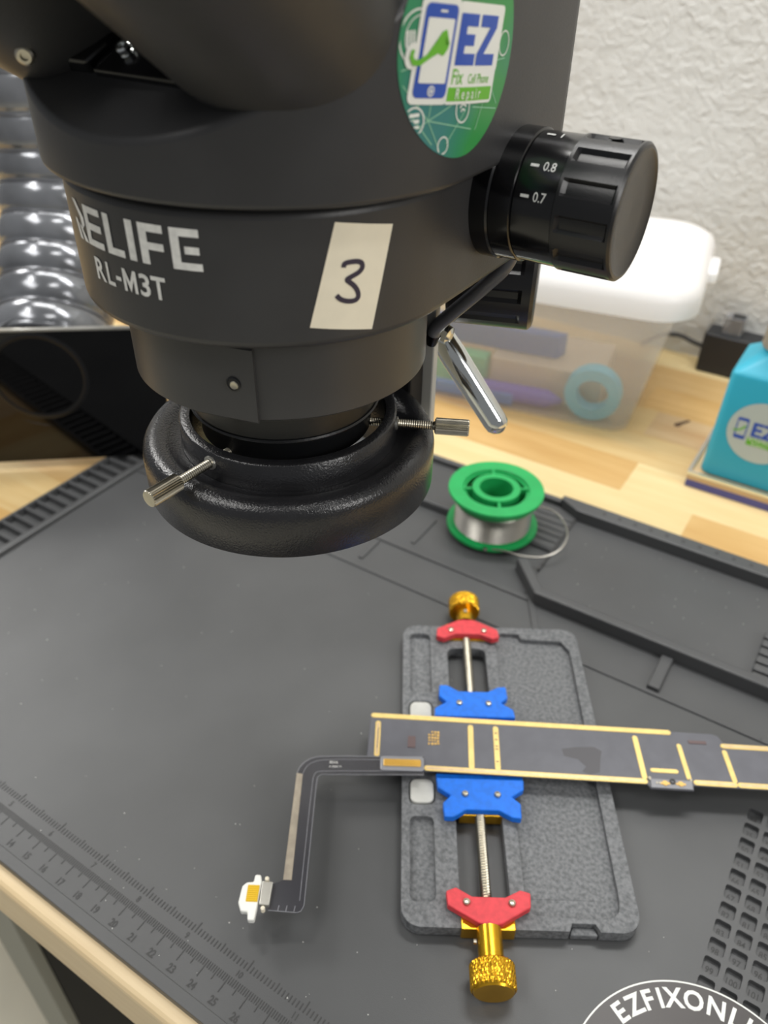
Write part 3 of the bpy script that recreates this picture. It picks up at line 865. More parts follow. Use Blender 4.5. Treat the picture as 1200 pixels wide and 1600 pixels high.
# eyepiece housings
TH = math.radians(53)
nx = Vector((0, -math.sin(TH), math.cos(TH))); sl = Vector((0, math.cos(TH), math.sin(TH)))
for sx in (1, -1):
    low = Vector((sx*3.0-.25, -4.50, 27.58)); Rr = 2.62
    c = low+sl*Rr
    def tf(p, c=c, sx=sx): return A(c+Vector((1, 0, 0))*p[0]+sl*p[1]+nx*p[2])
    g = G(); g.lathe([(0, -1.2), (Rr-.1, -1.2), (Rr-.05, -.1), (Rr+.0, .35), (Rr+.02, 6.2), (Rr-.5, 6.8), (1.7, 6.9), (1.7, 9.0), (0, 9.0)], 72, tf)
    h = g.obj('eyepiece_housing', M['body'], mic, smooth=True)
    if sx < 0:
        q = Vector((-2.27, -5.14, 28.26)); dd = Vector((.50, -.74, -.25)).normalized(); e1_ = dd.cross(Vector((0, 0, 1))).normalized(); e2_ = dd.cross(e1_)
        g = G(); g.lathe([(0, -.05), (.20, -.05), (.20, .05), (.15, .09), (.09, .09), (.08, .03), (0, .03)], 20, lambda p: A(q+e1_*p[0]+e2_*p[1]+dd*p[2])); g.obj('cap_screw', M['nickel'], h, smooth=True)
# bracket between the housings
n36 = Vector((0, -.584, .811)); s36 = Vector((0, .811, .584)); O36 = Vector((0, -4.30, 27.88))
def bt(p): return A(O36+Vector((1, 0, 0))*p[0]+s36*p[1]+n36*p[2])
g = G(); g.prism([(-3.0, .02), (-1.25, .02), (-1.0, .6), (-1.0, 3), (-3.0, 3)], -.1, .34, bt); g.obj('hinge_bracket', M['gloss'], mic, bevel=.08, seg=2)
g = G(); g.prism([(-1.1, -.02), (1.4, -.02), (1.7, .5), (1.7, 3), (-1.1, 3)], -.1, .18, bt); g.obj('hinge_plate', M['gloss'], mic, bevel=.05)
g = G(); g.lathe([(0, 0), (.17, 0), (.12, .05), (.17, .07), (.17, .16), (.14, .20), (.08, .20), (.08, .15), (0, .15)], 24, lambda p: bt((-.45+p[0], .55+p[1], p[2]+.17))); g.obj('hinge_screw', M['chrome'], mic, smooth=True)

# zoom knob
KY, KZ = 3.05, 24.88
def kx(p, r=None): return A((p[2], KY+p[0], KZ+p[1]))
g = G(); g.lathe([(1.70, 4.8), (1.70, 5.75), (1.66, 5.8), (1.2, 5.8)], 64, kx); zk = g.obj('zoom_knob', M['gloss'], mic, smooth=True)
g = G(); g.lathe([(1.66, 5.82), (1.66, 6.38), (1.60, 6.42), (1.2, 6.42)], 64, kx); g.obj('knob_ring', M['gloss'], zk, smooth=True)
g = G(); g.lathe([(1.2, 6.40), (1.61, 6.44), (1.62, 7.5), (1.3, 7.5)], 72, kx); g.obj('scale_ring', M['gloss'], zk, smooth=True)
# grip: lands and recessed flutes
nl = 12; seg = 144; prof_x = [7.48, 7.52, 7.60, 7.70, 8.86, 8.93, 8.99, 9.05]
v = []; f = []
for i, x in enumerate(prof_x):
    for k in range(seg):
        a = 2*PI*k/seg
        ph = ((math.degrees(a)+4) % 30)/30
        d = 0
        if 3 <= i <= 4 or i in (2, 5):
            if ph < .46:
                e = min(ph, .46-ph)/.05
                d = .11*min(1, e)*(1 if i in (3, 4) else .0)
        r = 1.66-d
        if i == 0: r = 1.60
        if i == 7: r = 1.60
        v.append(kx((r*math.cos(a), r*math.sin(a), x)))
for i in range(len(prof_x)-1):
    for k in range(seg): f.append((i*seg+k, i*seg+(k+1) % seg, (i+1)*seg+(k+1) % seg, (i+1)*seg+k))
g = G(); g.add(v, f); g.lathe([(1.60, 7.48), (1.2, 7.48)], seg, kx)
g.lathe([(1.60, 9.05), (1.52, 9.06), (1.44, 9.02), (.9, 8.96), (0, 8.94)], seg, kx)
g.obj('knob_grip', M['grip'], zk, smooth=True, ang=22)
g = G(); g.lathe([(0, 0), (.16, 0), (.16, .02), (0, .02)], 16, lambda p: kx((p[0]*1, 1.645+p[2], 8.25+p[1]))); g.obj('grub_screw_hole', M['barrel'], zk)
def kmap(x, ang, off=.012):
    """decal map on the scale ring: u along the axis, v around it"""
    def fn(u, v):
        a = math.radians(180-(ang))  # measured from the -y side upward
        a2 = a-v/1.62
        return kx(((1.62+off)*math.cos(a2), (1.62+off)*math.sin(a2), x+u))
    return fn
for x, ang, s_ in ((6.62, 15.3, '0.7'), (6.66, 41.3, '0.8'), (6.62, 79.5, '1'), (6.66, -10.7, '0.6')):
    if s_ == '0.6': continue
    decal('scale_tick', poly2d([(0, -.035), (.22, -.035), (.22, .035), (0, .035)]), kmap(x, ang), M['white'], zk, step=0)
    vf = text2d(s_, .32, .002, 'LEFT', .85)
    decal('scale_number', vf, kmap(x+.33, ang+(-3.5)), M['white'], zk, step=0)

# adapter ring with raised facet
def adapter():
    segs = 144; R0 = 4.36; v = []; f = []
    cxy = (.03, .0)
    prof = [(.0, 20.02, -.06), (.0, 20.08, 0), (0, 22.12, 0), (0, 22.18, -.06)]
    angs = [-180+360*k/segs for k in range(segs)]
    out = []
    for a in angs:
        rr = R0
        if -77.5 <= a <= -60.0: rr = 4.36*math.cos(math.radians(1.2))/math.cos(math.radians(a+76.3))
        out.append((a, rr))
        if a == -60.0: out.append((-59.9, R0))
    n = len(out)
    for _, z, dr in prof:
        for a, rr in out:
            t = math.radians(a); v.append((cxy[0]+(rr+dr)*math.cos(t), cxy[1]+(rr+dr)*math.sin(t), z))
    for i in range(3):
        for k in range(n): f.append((i*n+k, i*n+(k+1) % n, (i+1)*n+(k+1) % n, (i+1)*n+k))
    f.append(tuple(range(n-1, -1, -1))); f.append(tuple(3*n+k for k in range(n)))
    g = G(); g.add([A(p) for p in v], f)
    return g.obj('adapter_ring', M['anod'], mic, smooth=True, ang=14)
ad = adapter()
g = G(); g.lathe([(3.8, 22.1), (4.22, 22.2), (4.22, 22.5), (3.8, 22.5)], 96, A); g.obj('neck_ring', M['barrel'], mic, smooth=True)
q = Vector((1.70, -4.03, 21.12)); dd = Vector((math.cos(math.radians(-74)), math.sin(math.radians(-74)), 0)); e1_ = Vector((-dd.y, dd.x, 0)); e2_ = Vector((0, 0, 1))
g = G(); g.lathe([(.20, .04), (.20, .085), (.165, .10), (.15, .06)], 24, lambda p: A(q+e1_*p[0]+e2_*p[1]+dd*p[2])); hl = g.obj('screw_hole', M['barrel'], ad, smooth=True)
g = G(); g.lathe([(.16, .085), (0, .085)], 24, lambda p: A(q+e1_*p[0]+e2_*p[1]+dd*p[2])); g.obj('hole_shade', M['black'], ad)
g = G(); g.lathe([(.12, .086), (.10, .10), (.05, .09), (0, .09)], 20, lambda p: A(q+e1_*(p[0]+.02)+e2_*(p[1]-.03)+dd*p[2])); g.obj('set_screw', M['nickel'], ad, smooth=True)
# lens barrel
g = G(); g.lathe([(2.2, 20.1), (3.35, 20.06), (3.3, 19.7), (2.98, 19.5), (2.92, 18.45), (2.80, 18.38), (2.72, 18.1), (2.72, 17.6), (2.1, 17.55), (2.05, 17.7), (0, 17.75)], 96, A); g.obj('objective_barrel', M['barrel'], mic, smooth=True)
g = G(); g.lathe([(2.96, 18.55), (3.0, 18.5), (2.96, 18.45)], 96, A); g.obj('barrel_edge', M['barrel'], mic)
# focus rack behind
g = G(); g.box(-2.2, 2.15, 4.25, 5.15, 15.9, 22.2, A); g.obj('rack_mount', M['black'], mic, bevel=.1)
g = G(); g.box(-2.45, 2.5, 5.18, 5.5, 15.4, 22.0, A); g.obj('slide_plate', M['slide'], mic, bevel=.06)
g = G(); g.box(-2.0, 1.2, 5.5, 9.6, 18.9, 23.4, A); g.obj('focus_block', M['body'], mic, bevel=.2)
CKA = math.radians(20)
def ckx(p):
    a_ = p[2]-1.75
    return A((2.05+a_*math.cos(CKA)-p[0]*math.sin(CKA), 7.1+a_*math.sin(CKA)+p[0]*math.cos(CKA), 20.85+p[1]))
v = []; f = []; seg = 96; px = [1.75, 1.85, 1.95, 4.15, 4.28, 4.56, 4.68]
for i, x in enumerate(px):
    for k in range(seg):
        a = 2*PI*k/seg; ph = (math.degrees(a) % 30)/30
        d = .10 if (ph < .30 and i in (2, 3)) else 0
        r = 1.86-d-(.12 if i in (0, 6) else 0)
        v.append(ckx((r*math.cos(a), r*math.sin(a), x)))
for i in range(len(px)-1):
    for k in range(seg): f.append((i*seg+k, i*seg+(k+1) % seg, (i+1)*seg+(k+1) % seg, (i+1)*seg+k))
g = G(); g.add(v, f); g.lathe([(1.74, 4.68), (1.6, 4.72), (0, 4.74)], seg, ckx); g.lathe([(1.74, 1.75), (.6, 1.75), (.6, 1.2)], seg, ckx)
g.obj('focus_knob', M['grip'], mic, smooth=True, ang=25)
# chrome clamp lever and its bolt
l0 = Vector((1.95, 7.0, 18.05)); l1 = Vector((4.60, 7.0, 15.08)); d = (l1-l0).normalized()
pts = [l0-d*.9, l0-d*.2, l0+d*.5, l1-d*.5, l1-d*.25, l1-d*.08, l1+d*.02]
g = G(); g.tube([A(p) for p in pts], [.36, .46, .50, .46, .43, .30, .12], 28); g.obj('clamp_lever', M['chrome'], mic, smooth=True)
g = G(); g.tube([A(p) for p in [(1.0, 6.4, 19.0), (2.0, 6.4, 18.75), (2.42, 6.4, 18.62), (2.5, 6.4, 18.6)]], [.38, .38, .34, .16], 16); g.obj('clamp_bolt', M['chrome'], mic)
g = G(); g.tube([A(p) for p in cr([(2.52, 5.0, 19.2), (2.62, 5.0, 19.55), (3.3, 5.0, 20.3), (4.3, 5.0, 21.38), (4.9, 5.2, 22.2), (4.9, 5.8, 23.2)])], .235, 16); g.obj('cable', M['cablem'], mic, smooth=True)
g = G(); g.tube([A(p) for p in [(2.46, 5.0, 18.85), (2.50, 5.0, 19.1), (2.54, 5.0, 19.25)]], [.16, .24, .26], 14); g.obj('cable_plug', M['gloss'], mic, smooth=True)
# boom and post behind the head
g = G(); g.tube([A((-.4, 9.2, 21.2)), (5, 39.5, 21.2)], 1.1, 24); g.obj('boom_arm', M['chrome'], mic, smooth=True)
g = G(); g.tube([(5, 39.5, TT+1.2), (5, 39.5, 24)], 1.1, 28); g.obj('post', M['chrome'], mic, smooth=True)
g = G(); g.lathe([(0, 0), (2.4, 0), (2.4, 1.0), (2.2, 1.2), (0, 1.2)], 48, lambda p: (5+p[0], 39.5+p[1], TT+p[2])); g.obj('post_base', M['body'], mic, smooth=True)

# printing on the lower body (u = arc length from the front centre line, v = height)
def low_map(off=.015):
    def fn(u, v):
        a = -PI/2+u/5.27
        x = 5.3*math.cos(a); y = 5.25*math.sin(a)
        n = Vector((x/5.3**2, y/5.25**2, 0)).normalized()
        return A((x+n.x*off, y+n.y*off, v))
    return fn
zt, zb = 25.27, 24.34; T = .20; H = zt-zb
def rect(x0, x1, y0, y1): return [(x0, y0), (x1, y0), (x1, y1), (x0, y1)]
zm = (zt+zb)/2
Rl = merge(poly2d([(-2.22, zt), (-2.02, zt), (-1.66, zt-.34), (-1.66, zt-.52), (-1.84, zt-.66), (-1.84, zt-.48), (-1.86, zt-.36)][::-1]),
           poly2d([(-2.02, zt-.52), (-1.86, zt-.60), (-1.60, zb), (-1.80, zb)][::-1]),
           poly2d([(-2.24, zt-.46), (-2.10, zt-.46), (-1.92, zb), (-2.10, zb)][::-1]))
El = lambda x0, x1: merge(poly2d(rect(x0, x0+T, zb, zt)), poly2d(rect(x0+T, x1, zt-T*.8, zt)), poly2d(rect(x0+T, x1-.03, zm-.085, zm+.085)), poly2d(rect(x0+T, x1, zb, zb+T*.8)))
Ll = merge(poly2d(rect(-.70, -.49, zb, zt)), poly2d(rect(-.49, -.09, zb, zb+.17)))
Il = poly2d(rect(.06, .28, zb, zt))
Fl = merge(poly2d(rect(.44, .66, zb, zt)), poly2d(rect(.66, 1.10, zt-.18, zt)), poly2d(rect(.66, 1.08, zm-.12, zm+.05)))
E2l = merge(poly2d(rect(1.27, 1.49, zb, zt)), poly2d(rect(1.49, 1.97, zt-.18, zt)), poly2d(rect(1.60, 1.95, zm-.10, zm+.07)), poly2d(rect(1.49, 1.99, zb, zb+.17)))
for nm, L_ in (('R', Rl), ('E', El(-1.58, -.84)), ('L', Ll), ('I', Il), ('F', Fl), ('E', E2l)):
    decal('logo_letter', L_, low_map(), M['white'], mic, step=.12)
def glyph(ch, x0, x1, z0, z1):
    if ch == 'M': vf = poly2d([(0, 0), (.21, 0), (.21, 1), (0, 1)], [(.79, 0), (1, 0), (1, 1), (.79, 1)], [(.21, 1), (.21, .60), (.5, .0), (.5, .46)], [(.79, 1), (.5, .46), (.5, .0), (.79, .60)])
    elif ch == '-': vf = poly2d(rect(0, 1, 0, 1))
    else: vf = text2d(ch, 1.0, .022)
    a0 = min(p[0] for p in vf[0]); a1 = max(p[0] for p in vf[0]); b0 = min(p[1] for p in vf[0]); b1 = max(p[1] for p in vf[0])
    return xf(vf, lambda u, v: (x0+(u-a0)/(a1-a0)*(x1-x0), z0+(v-b0)/(b1-b0)*(z1-z0)))
for ch, a_, b_ in (('R', -1.47, -1.04), ('L', -.96, -.66), ('-', -.59, -.40), ('M', -.32, .13), ('3', .22, .53), ('T', .58, .98)):
    decal('model_letter', glyph(ch, a_, b_, *((23.72, 23.82) if ch == '-' else (23.52, 24.07))), low_map(), M['white'], mic, step=.12)
# paper label with the handwritten 3 : corners (arc, z) on the same wall
c_tl, c_tr, c_bl, c_br = [(((PI/2+a_)*5.27), z_) for a_, z_ in ((-.629, 25.40), (-.351, 25.16), (-.754, 23.02), (-.456, 22.74))]
def pap(u, v):
    a0 = Vector(c_bl).lerp(Vector(c_br), u); a1 = Vector(c_tl).lerp(Vector(c_tr), u)
    p = a0.lerp(a1, v); return (p.x, p.y)
vf = ([pap(i/8, j/4) for j in range(5) for i in range(9)], [(j*9+i, j*9+i+1, (j+1)*9+i+1, (j+1)*9+i) for j in range(4) for i in range(8)])
pl = decal('paper_label', vf, low_map(.02), M['paper'], mic, step=0)
pl['label'] = 'cream paper label with a handwritten 3'
raw = [(485, 618), (492, 575), (560, 556), (630, 548), (676, 562), (684, 610), (650, 660), (575, 705), (510, 742), (540, 765), (600, 810), (636, 880), (632, 940), (585, 972), (510, 975), (445, 955), (412, 915)]
def r2(p):
    v = (1290-p[1])/1120; xl = 153+(1-(p[1]-150)/1130)*255-2; xl = 405-252*(p[1]-150)/1120
    return ((p[0]-xl)/630, v)
pt = smoothpath([pap(*r2(p)) for p in raw], 2)
decal('handwritten_number', ribbon(pt, .115), low_map(.035), M['ink'], pl, step=0)

# round EZ sticker on the upper body wall (u = arc from the flank start, v = height)
def up_map(off):
    def fn(u, v):
        if u > 0: return A((5.85+off, u, v))
        a = u/5.7
        x = 5.85*math.cos(a); y = 5.55*math.sin(a); n = Vector((x/5.85**2, y/5.55**2, 0)).normalized()
        return A((x+n.x*off, y+n.y*off, v))
    return fn
SC = (-.33, 28.55); SR = 2.12
v = [(SC[0], SC[1])]; f = []
NA, NRg = 72, 8
for j in range(1, NRg+1):
    for k in range(NA):
        a = 2*PI*k/NA; v.append((SC[0]+SR*j/NRg*math.cos(a), SC[1]+SR*j/NRg*math.sin(a)))
for k in range(NA):
    f.append((0, 1+k, 1+(k+1) % NA))
    for j in range(NRg-1):
        a = 1+j*NA; b = a+NA; f.append((a+k, b+k, b+(k+1) % NA, a+(k+1) % NA))
ez = decal('round_sticker', (v, f), up_map(.015), M['sticker'], mic, step=0)
ez['label'] = 'round green sticker printed with a phone and EZ lettering'
# logo frame: a to the right, b up
def lf(a, b): return (-.89+a+.20*b, 28.30-.105*a+b)
def LF(vf): return xf(vf, lf)
def ins(p): return (p[0]-SC[0])**2+(p[1]-SC[1])**2 < (SR-.06)**2
def stk(name, vf, lvl, m): return decal(name, vf, up_map(.015+.012*lvl), M[m], ez, step=.25, clip=(SC[0], SC[1], SR-.03))
# network lines and icons
lines = [[(-1.61, 27.33), (-2.5, 28.0)], [(-1.61, 27.33), (-2.25, 26.9)], [(-1.61, 27.33), (-1.25, 26.65)], [(-1.61, 27.33), (0, 26.95)], [(-1.61, 27.33), (-.2, 27.75)],
         [(-1.61, 27.33), (-1.5, 27.8)], [(0, 27.4), (1.2, 27.2)], [(-1.0, 26.8), (-.3, 27.4)], [(.2, 26.9), (.7, 27.75)], [(-2.45, 28.3), (-1.9, 28.4)], [(.9, 28.2), (1.45, 28.2)],
         [(.75, 27.8), (1.2, 27.3)], [(-.9, 29.6), (.2, 30.2)], [(-1.5, 26.8), (-2.1, 27.4)]]
lines = [[p if ins(p) else tuple(Vector(SC)+(Vector(p)-Vector(SC)).normalized()*(SR-.07)) for p in l] for l in lines]
stk('network_lines', merge(*[ribbon([l[0], ((l[0][0]+l[1][0])/2, (l[0][1]+l[1][1])/2), l[1]], .022) for l in lines]), 1, 'ezline')
stk('icon_rings', merge(ring2d(-1.92, 28.85, .50, .035), ring2d(-1.88, 28.85, .40, .02), ring2d(-.42, 27.42, .27, .035), ring2d(-2.0, 27.35, .27, .035), ring2d(-1.1, 26.78, .17, .03), ring2d(1.35, 28.5, .24, .03), ring2d(-.2, 29.85, .25, .03)), 1, 'ezwhite')
stk('icon_marks', merge(*[poly2d(rect(-2.13, -1.86, z, z+.07)) for z in (27.2, 27.32, 27.44)], *[poly2d(rect(x, x+.05, 28.7, 29.0)) for x in (-2.25, -2.17, -2.09)], ribbon(smoothpath([(-.55, 27.45), (-.42, 27.53), (-.29, 27.45)], 2), .04), ribbon(smoothpath([(-.5, 27.37), (-.42, 27.43), (-.34, 27.37)], 2), .035)), 1, 'ezwhite')
def rr2(x0, x1, y0, y1, r): return poly2d(rrect(x0, x1, y0, y1, r, 4))
for k_, b_ in enumerate((rr2(-1.20, -.04, -.72, 1.16, .14), rr2(-.10, 1.90, -.12, 1.12, .10), rr2(-.16, 1.86, -.72, .05, .10), rr2(-1.42, -.9, -.10, .36, .18))):
    stk('logo_backing', LF(b_), 2+.25*k_, 'ezwhite')
stk('phone_icon', LF(rr2(-1.09, -.14, -.60, 1.04, .12)), 3, 'ezblue')
stk('phone_screen', LF(rr2(-1.00, -.23, -.33, .80, .03)), 4, 'ezwhite')
stk('phone_details', merge(LF(poly2d([( -.61+.10*math.cos(t), -.47+.10*math.sin(t)) for t in [2*PI*i/16 for i in range(16)]])), LF(poly2d(rect(-.70, -.50, .90, .94)))), 4, 'ezwhite')
stk('phone_button', LF(ring2d(-.61, -.47, .055, .02)), 5, 'ezblue')
wr = [(-1.30, .24), (-1.33, .10), (-1.22, -.03), (-1.04, -.03), (-.78, .12), (-.60, .20), (-.44, .16), (-.33, .28), (-.30, .38), (-.43, .29), (-.53, .33), (-.56, .46), (-.44, .62), (-.56, .58), (-.66, .46), (-.68, .30), (-.90, .17), (-1.10, .07), (-1.20, .08), (-1.24, .14), (-1.22, .24)]
stk('wrench_icon', LF(poly2d(wr)), 5, 'ezgreen')
E_ = merge(poly2d(rect(0, .27, 0, .92)), poly2d(rect(.27, .72, .70, .92)), poly2d(rect(.27, .64, .355, .56)), poly2d(rect(.27, .74, 0, .215)))
Z_ = merge(poly2d(rect(.85, 1.62, .70, .92)), poly2d([(1.30, .70), (1.62, .70), (1.14, .215), (.82, .215)][::-1]), poly2d(rect(.82, 1.66, 0, .215)))
stk('ez_letters', merge(LF(E_), LF(Z_)), 3, 'ezblue')
vf1 = text2d('Fix', .40, .005, 'LEFT', .88); vf2 = text2d('Cell Phone', .26, .002, 'LEFT', .95)
stk('sticker_lettering', merge(LF(xf(vf1, lambda u, v: (-.03+u, -.34+v))), LF(xf(vf2, lambda u, v: (.60+u*.90, -.33+v)))), 3, 'ezgreen')
stk('sticker_band', LF(poly2d(rect(-.08, 1.78, -.66, -.40))), 3, 'ezgreen')
vf3 = text2d('R e p a i r', .29, .002, 'LEFT', .93)
stk('sticker_lettering', LF(xf(vf3, lambda u, v: (.18+u, -.62+v))), 4, 'ezwhite')

# ------------------------------------------------------------------ ring light
rl = thing('led_ring_light', 'black ring light clamped under the microscope by knurled thumb screws', 'ring light', A((0, 0, 15.6)))
def Arl(p): return A((p[0]+.08, p[1]+.02, p[2]))
g = G(); g.lathe([(3.15, 15.75), (3.15, 15.62), (4.66, 15.60), (4.73, 15.66), (4.74, 16.9), (4.70, 17.12), (4.58, 17.30), (4.36, 17.40), (4.12, 17.40), (3.90, 17.28), (3.72, 17.14), (3.52, 17.12), (3.50, 17.12)], 128, Arl)
g.obj('housing', M['ringp'], rl, smooth=True, ang=50)
g = G(); g.lathe([(3.10, 15.7), (3.10, 17.98), (3.14, 18.03), (3.40, 18.03), (3.47, 17.97), (3.49, 17.14), (3.50, 17.0)], 128, Arl); g.obj('collar', M['ringp'], rl, smooth=True, ang=50)
g = G(); g.lathe([(3.2, 15.60), (4.5, 15.60), (4.5, 15.55), (3.2, 15.55)], 96, Arl); g.obj('diffuser', M['wplast'], rl)
for ang in (-94.0, 26.0, 146.0):
    a = math.radians(ang); e = Vector((math.cos(a), math.sin(a), 0)); t_ = Vector((-e.y, e.x, 0)); zz = 17.68
    def tf(p, e=e, t_=t_, zz=zz): return Arl(e*p[2]+t_*p[0]+Vector((0, 0, zz+p[1])))
    prof = [(0, 1.95), (.10, 1.95), (.12, 2.05)]
    x = 2.1
    while x < 4.65: prof += [(.145, x), (.125, x+.035)]; x += .07
    prof += [(.145, 4.7), (.145, 4.8)]
    g = G(); g.lathe(prof, 16, tf); ts = g.obj('thumb_screw', M['nickel'], rl, smooth=True)
    v = []; f = []; sg = 48
    for i, (x, rr) in enumerate([(4.72, .20), (4.76, .27), (5.78, .27), (5.82, .24)]):
        for k in range(sg):
            q_ = 2*PI*k/sg; r = rr*(1 if k % 2 == 0 else (.90 if i in (1, 2) else 1)); v.append(tf((r*math.cos(q_), r*math.sin(q_), x)))
    for i in range(3):
        for k in range(sg): f.append((i*sg+k, i*sg+(k+1) % sg, (i+1)*sg+(k+1) % sg, (i+1)*sg+k))
    f.append(tuple(range(sg-1, -1, -1))); f.append(tuple(3*sg+k for k in range(sg)))
    g = G(); g.add(v, f); g.obj('knurled_head', M['nickel'], ts)
    g = G(); g.lathe([(.15, 3.45), (.22, 3.47), (.22, 3.53), (.15, 3.55)], 20, tf); g.obj('threaded_insert', M['silver'], rl)

# ------------------------------------------------------------------ fume hose and shield
def hosepath(t): # t along height
    ctrl = [(-2.62, 21.6, 6.6), (-3.9, 23.1, 6.75), (-6.2, 26.9, 11), (-7.5, 29.3, 16), (-8.1, 30.0, 22), (-8.6, 30.2, 29), (-9.2, 30.2, 40)]
    return ctrl
cp = cr(hosepath(0), 40)
# resample by length
ds = [0]
for a, b in zip(cp[:-1], cp[1:]): ds.append(ds[-1]+(b-a).length)
def at_len(s_):
    for i in range(len(ds)-1):
        if ds[i+1] >= s_: t = (s_-ds[i])/(ds[i+1]-ds[i]); return cp[i].lerp(cp[i+1], t)
    return cp[-1]
pitch = 2.3; L_ = ds[-1]; pts = []; rad = []
s_ = 0; i = 0
while s_ < L_:
    ph = (s_ % pitch)/pitch
    flare = 1.0
    pts.append(at_len(s_)); rad.append((3.62+.22*math.sin(PI*min(1, ph/.86))**.6 if ph < .86 else 3.62)*flare)
    s_ += pitch/18
hs = thing('fume_hose', 'silver corrugated fume extraction hose rising behind the black shield', 'hose', (-2.62, 21.6, 2.8))
g = G(); g.tube(pts, rad, 56); g.obj('corrugated_tube', M['hose'], hs, smooth=True, ang=60)
g = G(); s_ = pitch*.9
while s_ < L_-1:
    p = at_len(s_); t = (at_len(s_+.1)-at_len(s_-.1)).normalized(); n_ = t.cross(Vector((1, 0, 0))).normalized(); b_ = t.cross(n_)
    fl_ = 1.0
    g.tube([p+(n_*math.cos(2*PI*k/40)+b_*math.sin(2*PI*k/40))*3.66*fl_ for k in range(40)], .045, 6, closed=True); s_ += pitch
o = g.obj('wire_coil', M['cablem'], hs, smooth=True); o['kind'] = 'stuff'

sh = thing('fume_shield', 'glossy black upright shield panel with pale top edge beside the mat', 'shield', (-1, 21.5, .25))
pa = Vector((-22.0, 4.6, 0)); pa = Vector((-5.29, 18.23, 0)); pb = Vector((2.64, 24.68, 0)); dv = (pb-pa).normalized(); nv = Vector((-dv.y, dv.x, 0))
def pf(p): q_ = pa+dv*p[0]+nv*p[1]; return (q_.x, q_.y, p[2])
g = G(); v = []
for (x, z) in [(-16, .26), (11.6, .26), (11.9, 9.55), (-16, 9.95)]: v += [pf((x, 0, z)), pf((x, .28, z))]
g.add(v, [(0, 2, 4, 6), (1, 7, 5, 3), (0, 1, 3, 2), (2, 3, 5, 4), (4, 5, 7, 6), (6, 7, 1, 0)]); g.obj('panel', mat('mirror_black_acrylic', (5, 5, 6), .05, spec=.5), sh, bevel=.03)
g = G(); v = []
for (x, z) in [(-16, 9.96), (11.92, 9.56), (11.92, 9.68), (-16, 10.08)]: v += [pf((x, -.03, z)), pf((x, .31, z))]
g.add(v, [(0, 2, 4, 6), (1, 7, 5, 3), (0, 1, 3, 2), (2, 3, 5, 4), (4, 5, 7, 6), (6, 7, 1, 0)]); g.obj('edge_trim', M['silver'], sh)
def pring(p): return pf((4.0+p[0], p[2], 6.55+p[1]))
g = G(); g.lathe([(2.7, 0.0), (2.78, -.03), (2.95, -.03), (3.03, 0)], 64, pring); g.obj('rim_image_ring', M['barrel'], sh, smooth=True)  # soft ring image in the glossy panel, added as a raised ring
g = G(); g.box(-14, -12, .28, 5, TT+.0, TT+.35, pf); g.box(-14, -13.6, .28, 4, TT+.3, 6, pf); g.obj('stand_foot', M['black'], sh)

# ------------------------------------------------------------------ storage box
BR = math.radians(10)
def bxf(p):
    # local origin: front right base corner
    x, y = p[0], p[1]
    return (28.9+x*math.cos(BR)-y*math.sin(BR), 46.75+x*math.sin(BR)+y*math.cos(BR), TT+p[2])
box = thing('storage_box', 'milky plastic storage box with white lid standing against the wall', 'storage box', bxf((-9, 6, 0)))
def shell(z0, z1, t0, t1, rad_, th):
    """tapered open shell"""
    g = G(); N_ = []
    for (z, t, s_) in ((z0, t0, 0), (z1, t1, 0), (z1, t1, th), (z0+th, t0, th)):
        N_.append([(p[0], p[1], z) for p in rrect(-17.5-t+s_, 0+t*1.5-s_, 0-t+s_, 13.2+t-s_, rad_, 6)])
    n = len(N_[0]); v = [bxf(p) for r_ in N_ for p in r_]; f = []
    for j in range(3):
        for k in range(n): f.append((j*n+k, j*n+(k+1) % n, (j+1)*n+(k+1) % n, (j+1)*n+k))
    f.append(tuple(range(n-1, -1, -1))); f.append(tuple(3*n+k for k in range(n)))
    g.add(v, f); return g
shell(0, 10.0, 0, 1.15, 1.6, .14).obj('tub', M['pp'], box, smooth=True)
# lid: rim skirt, domed top
rings = [(9.6, 1.45, 0), (9.65, 1.62, 0), (10.8, 1.62, 0), (11.5, 1.35, 0), (11.85, .75, 0), (11.9, -.2, 0), (11.7, -.55, 0), (11.7, -1.5, 0)]
v = []; f = []; n = None
for z, t, _ in rings:
    P = rrect(-17.5-t, t+1.3, -t, 13.2+t, 2.4+t*.5, 8); n = len(P); v += [bxf((p[0], p[1], z)) for p in P]
for j in range(len(rings)-1):
    for k in range(n): f.append((j*n+k, j*n+(k+1) % n, (j+1)*n+(k+1) % n, (j+1)*n+k))
f.append(tuple((len(rings)-1)*n+k for k in range(n)))
g = G(); g.add(v, f); lid = g.obj('lid', M['lid'], box, smooth=True, ang=50)
g = G(); g.prism(rrect(2.75, 3.5, 5.2, 8.8, .3, 4), 10.3, 11.1, bxf); g.obj('lid_handle', M['lid'], lid, bevel=.15)
g = G(); g.prism(rrect(-9.0, -3.0, 3.4, 9.6, .8, 4), 11.65, 11.82, bxf); g.obj('lid_panel', M['lid'], lid, bevel=.08)
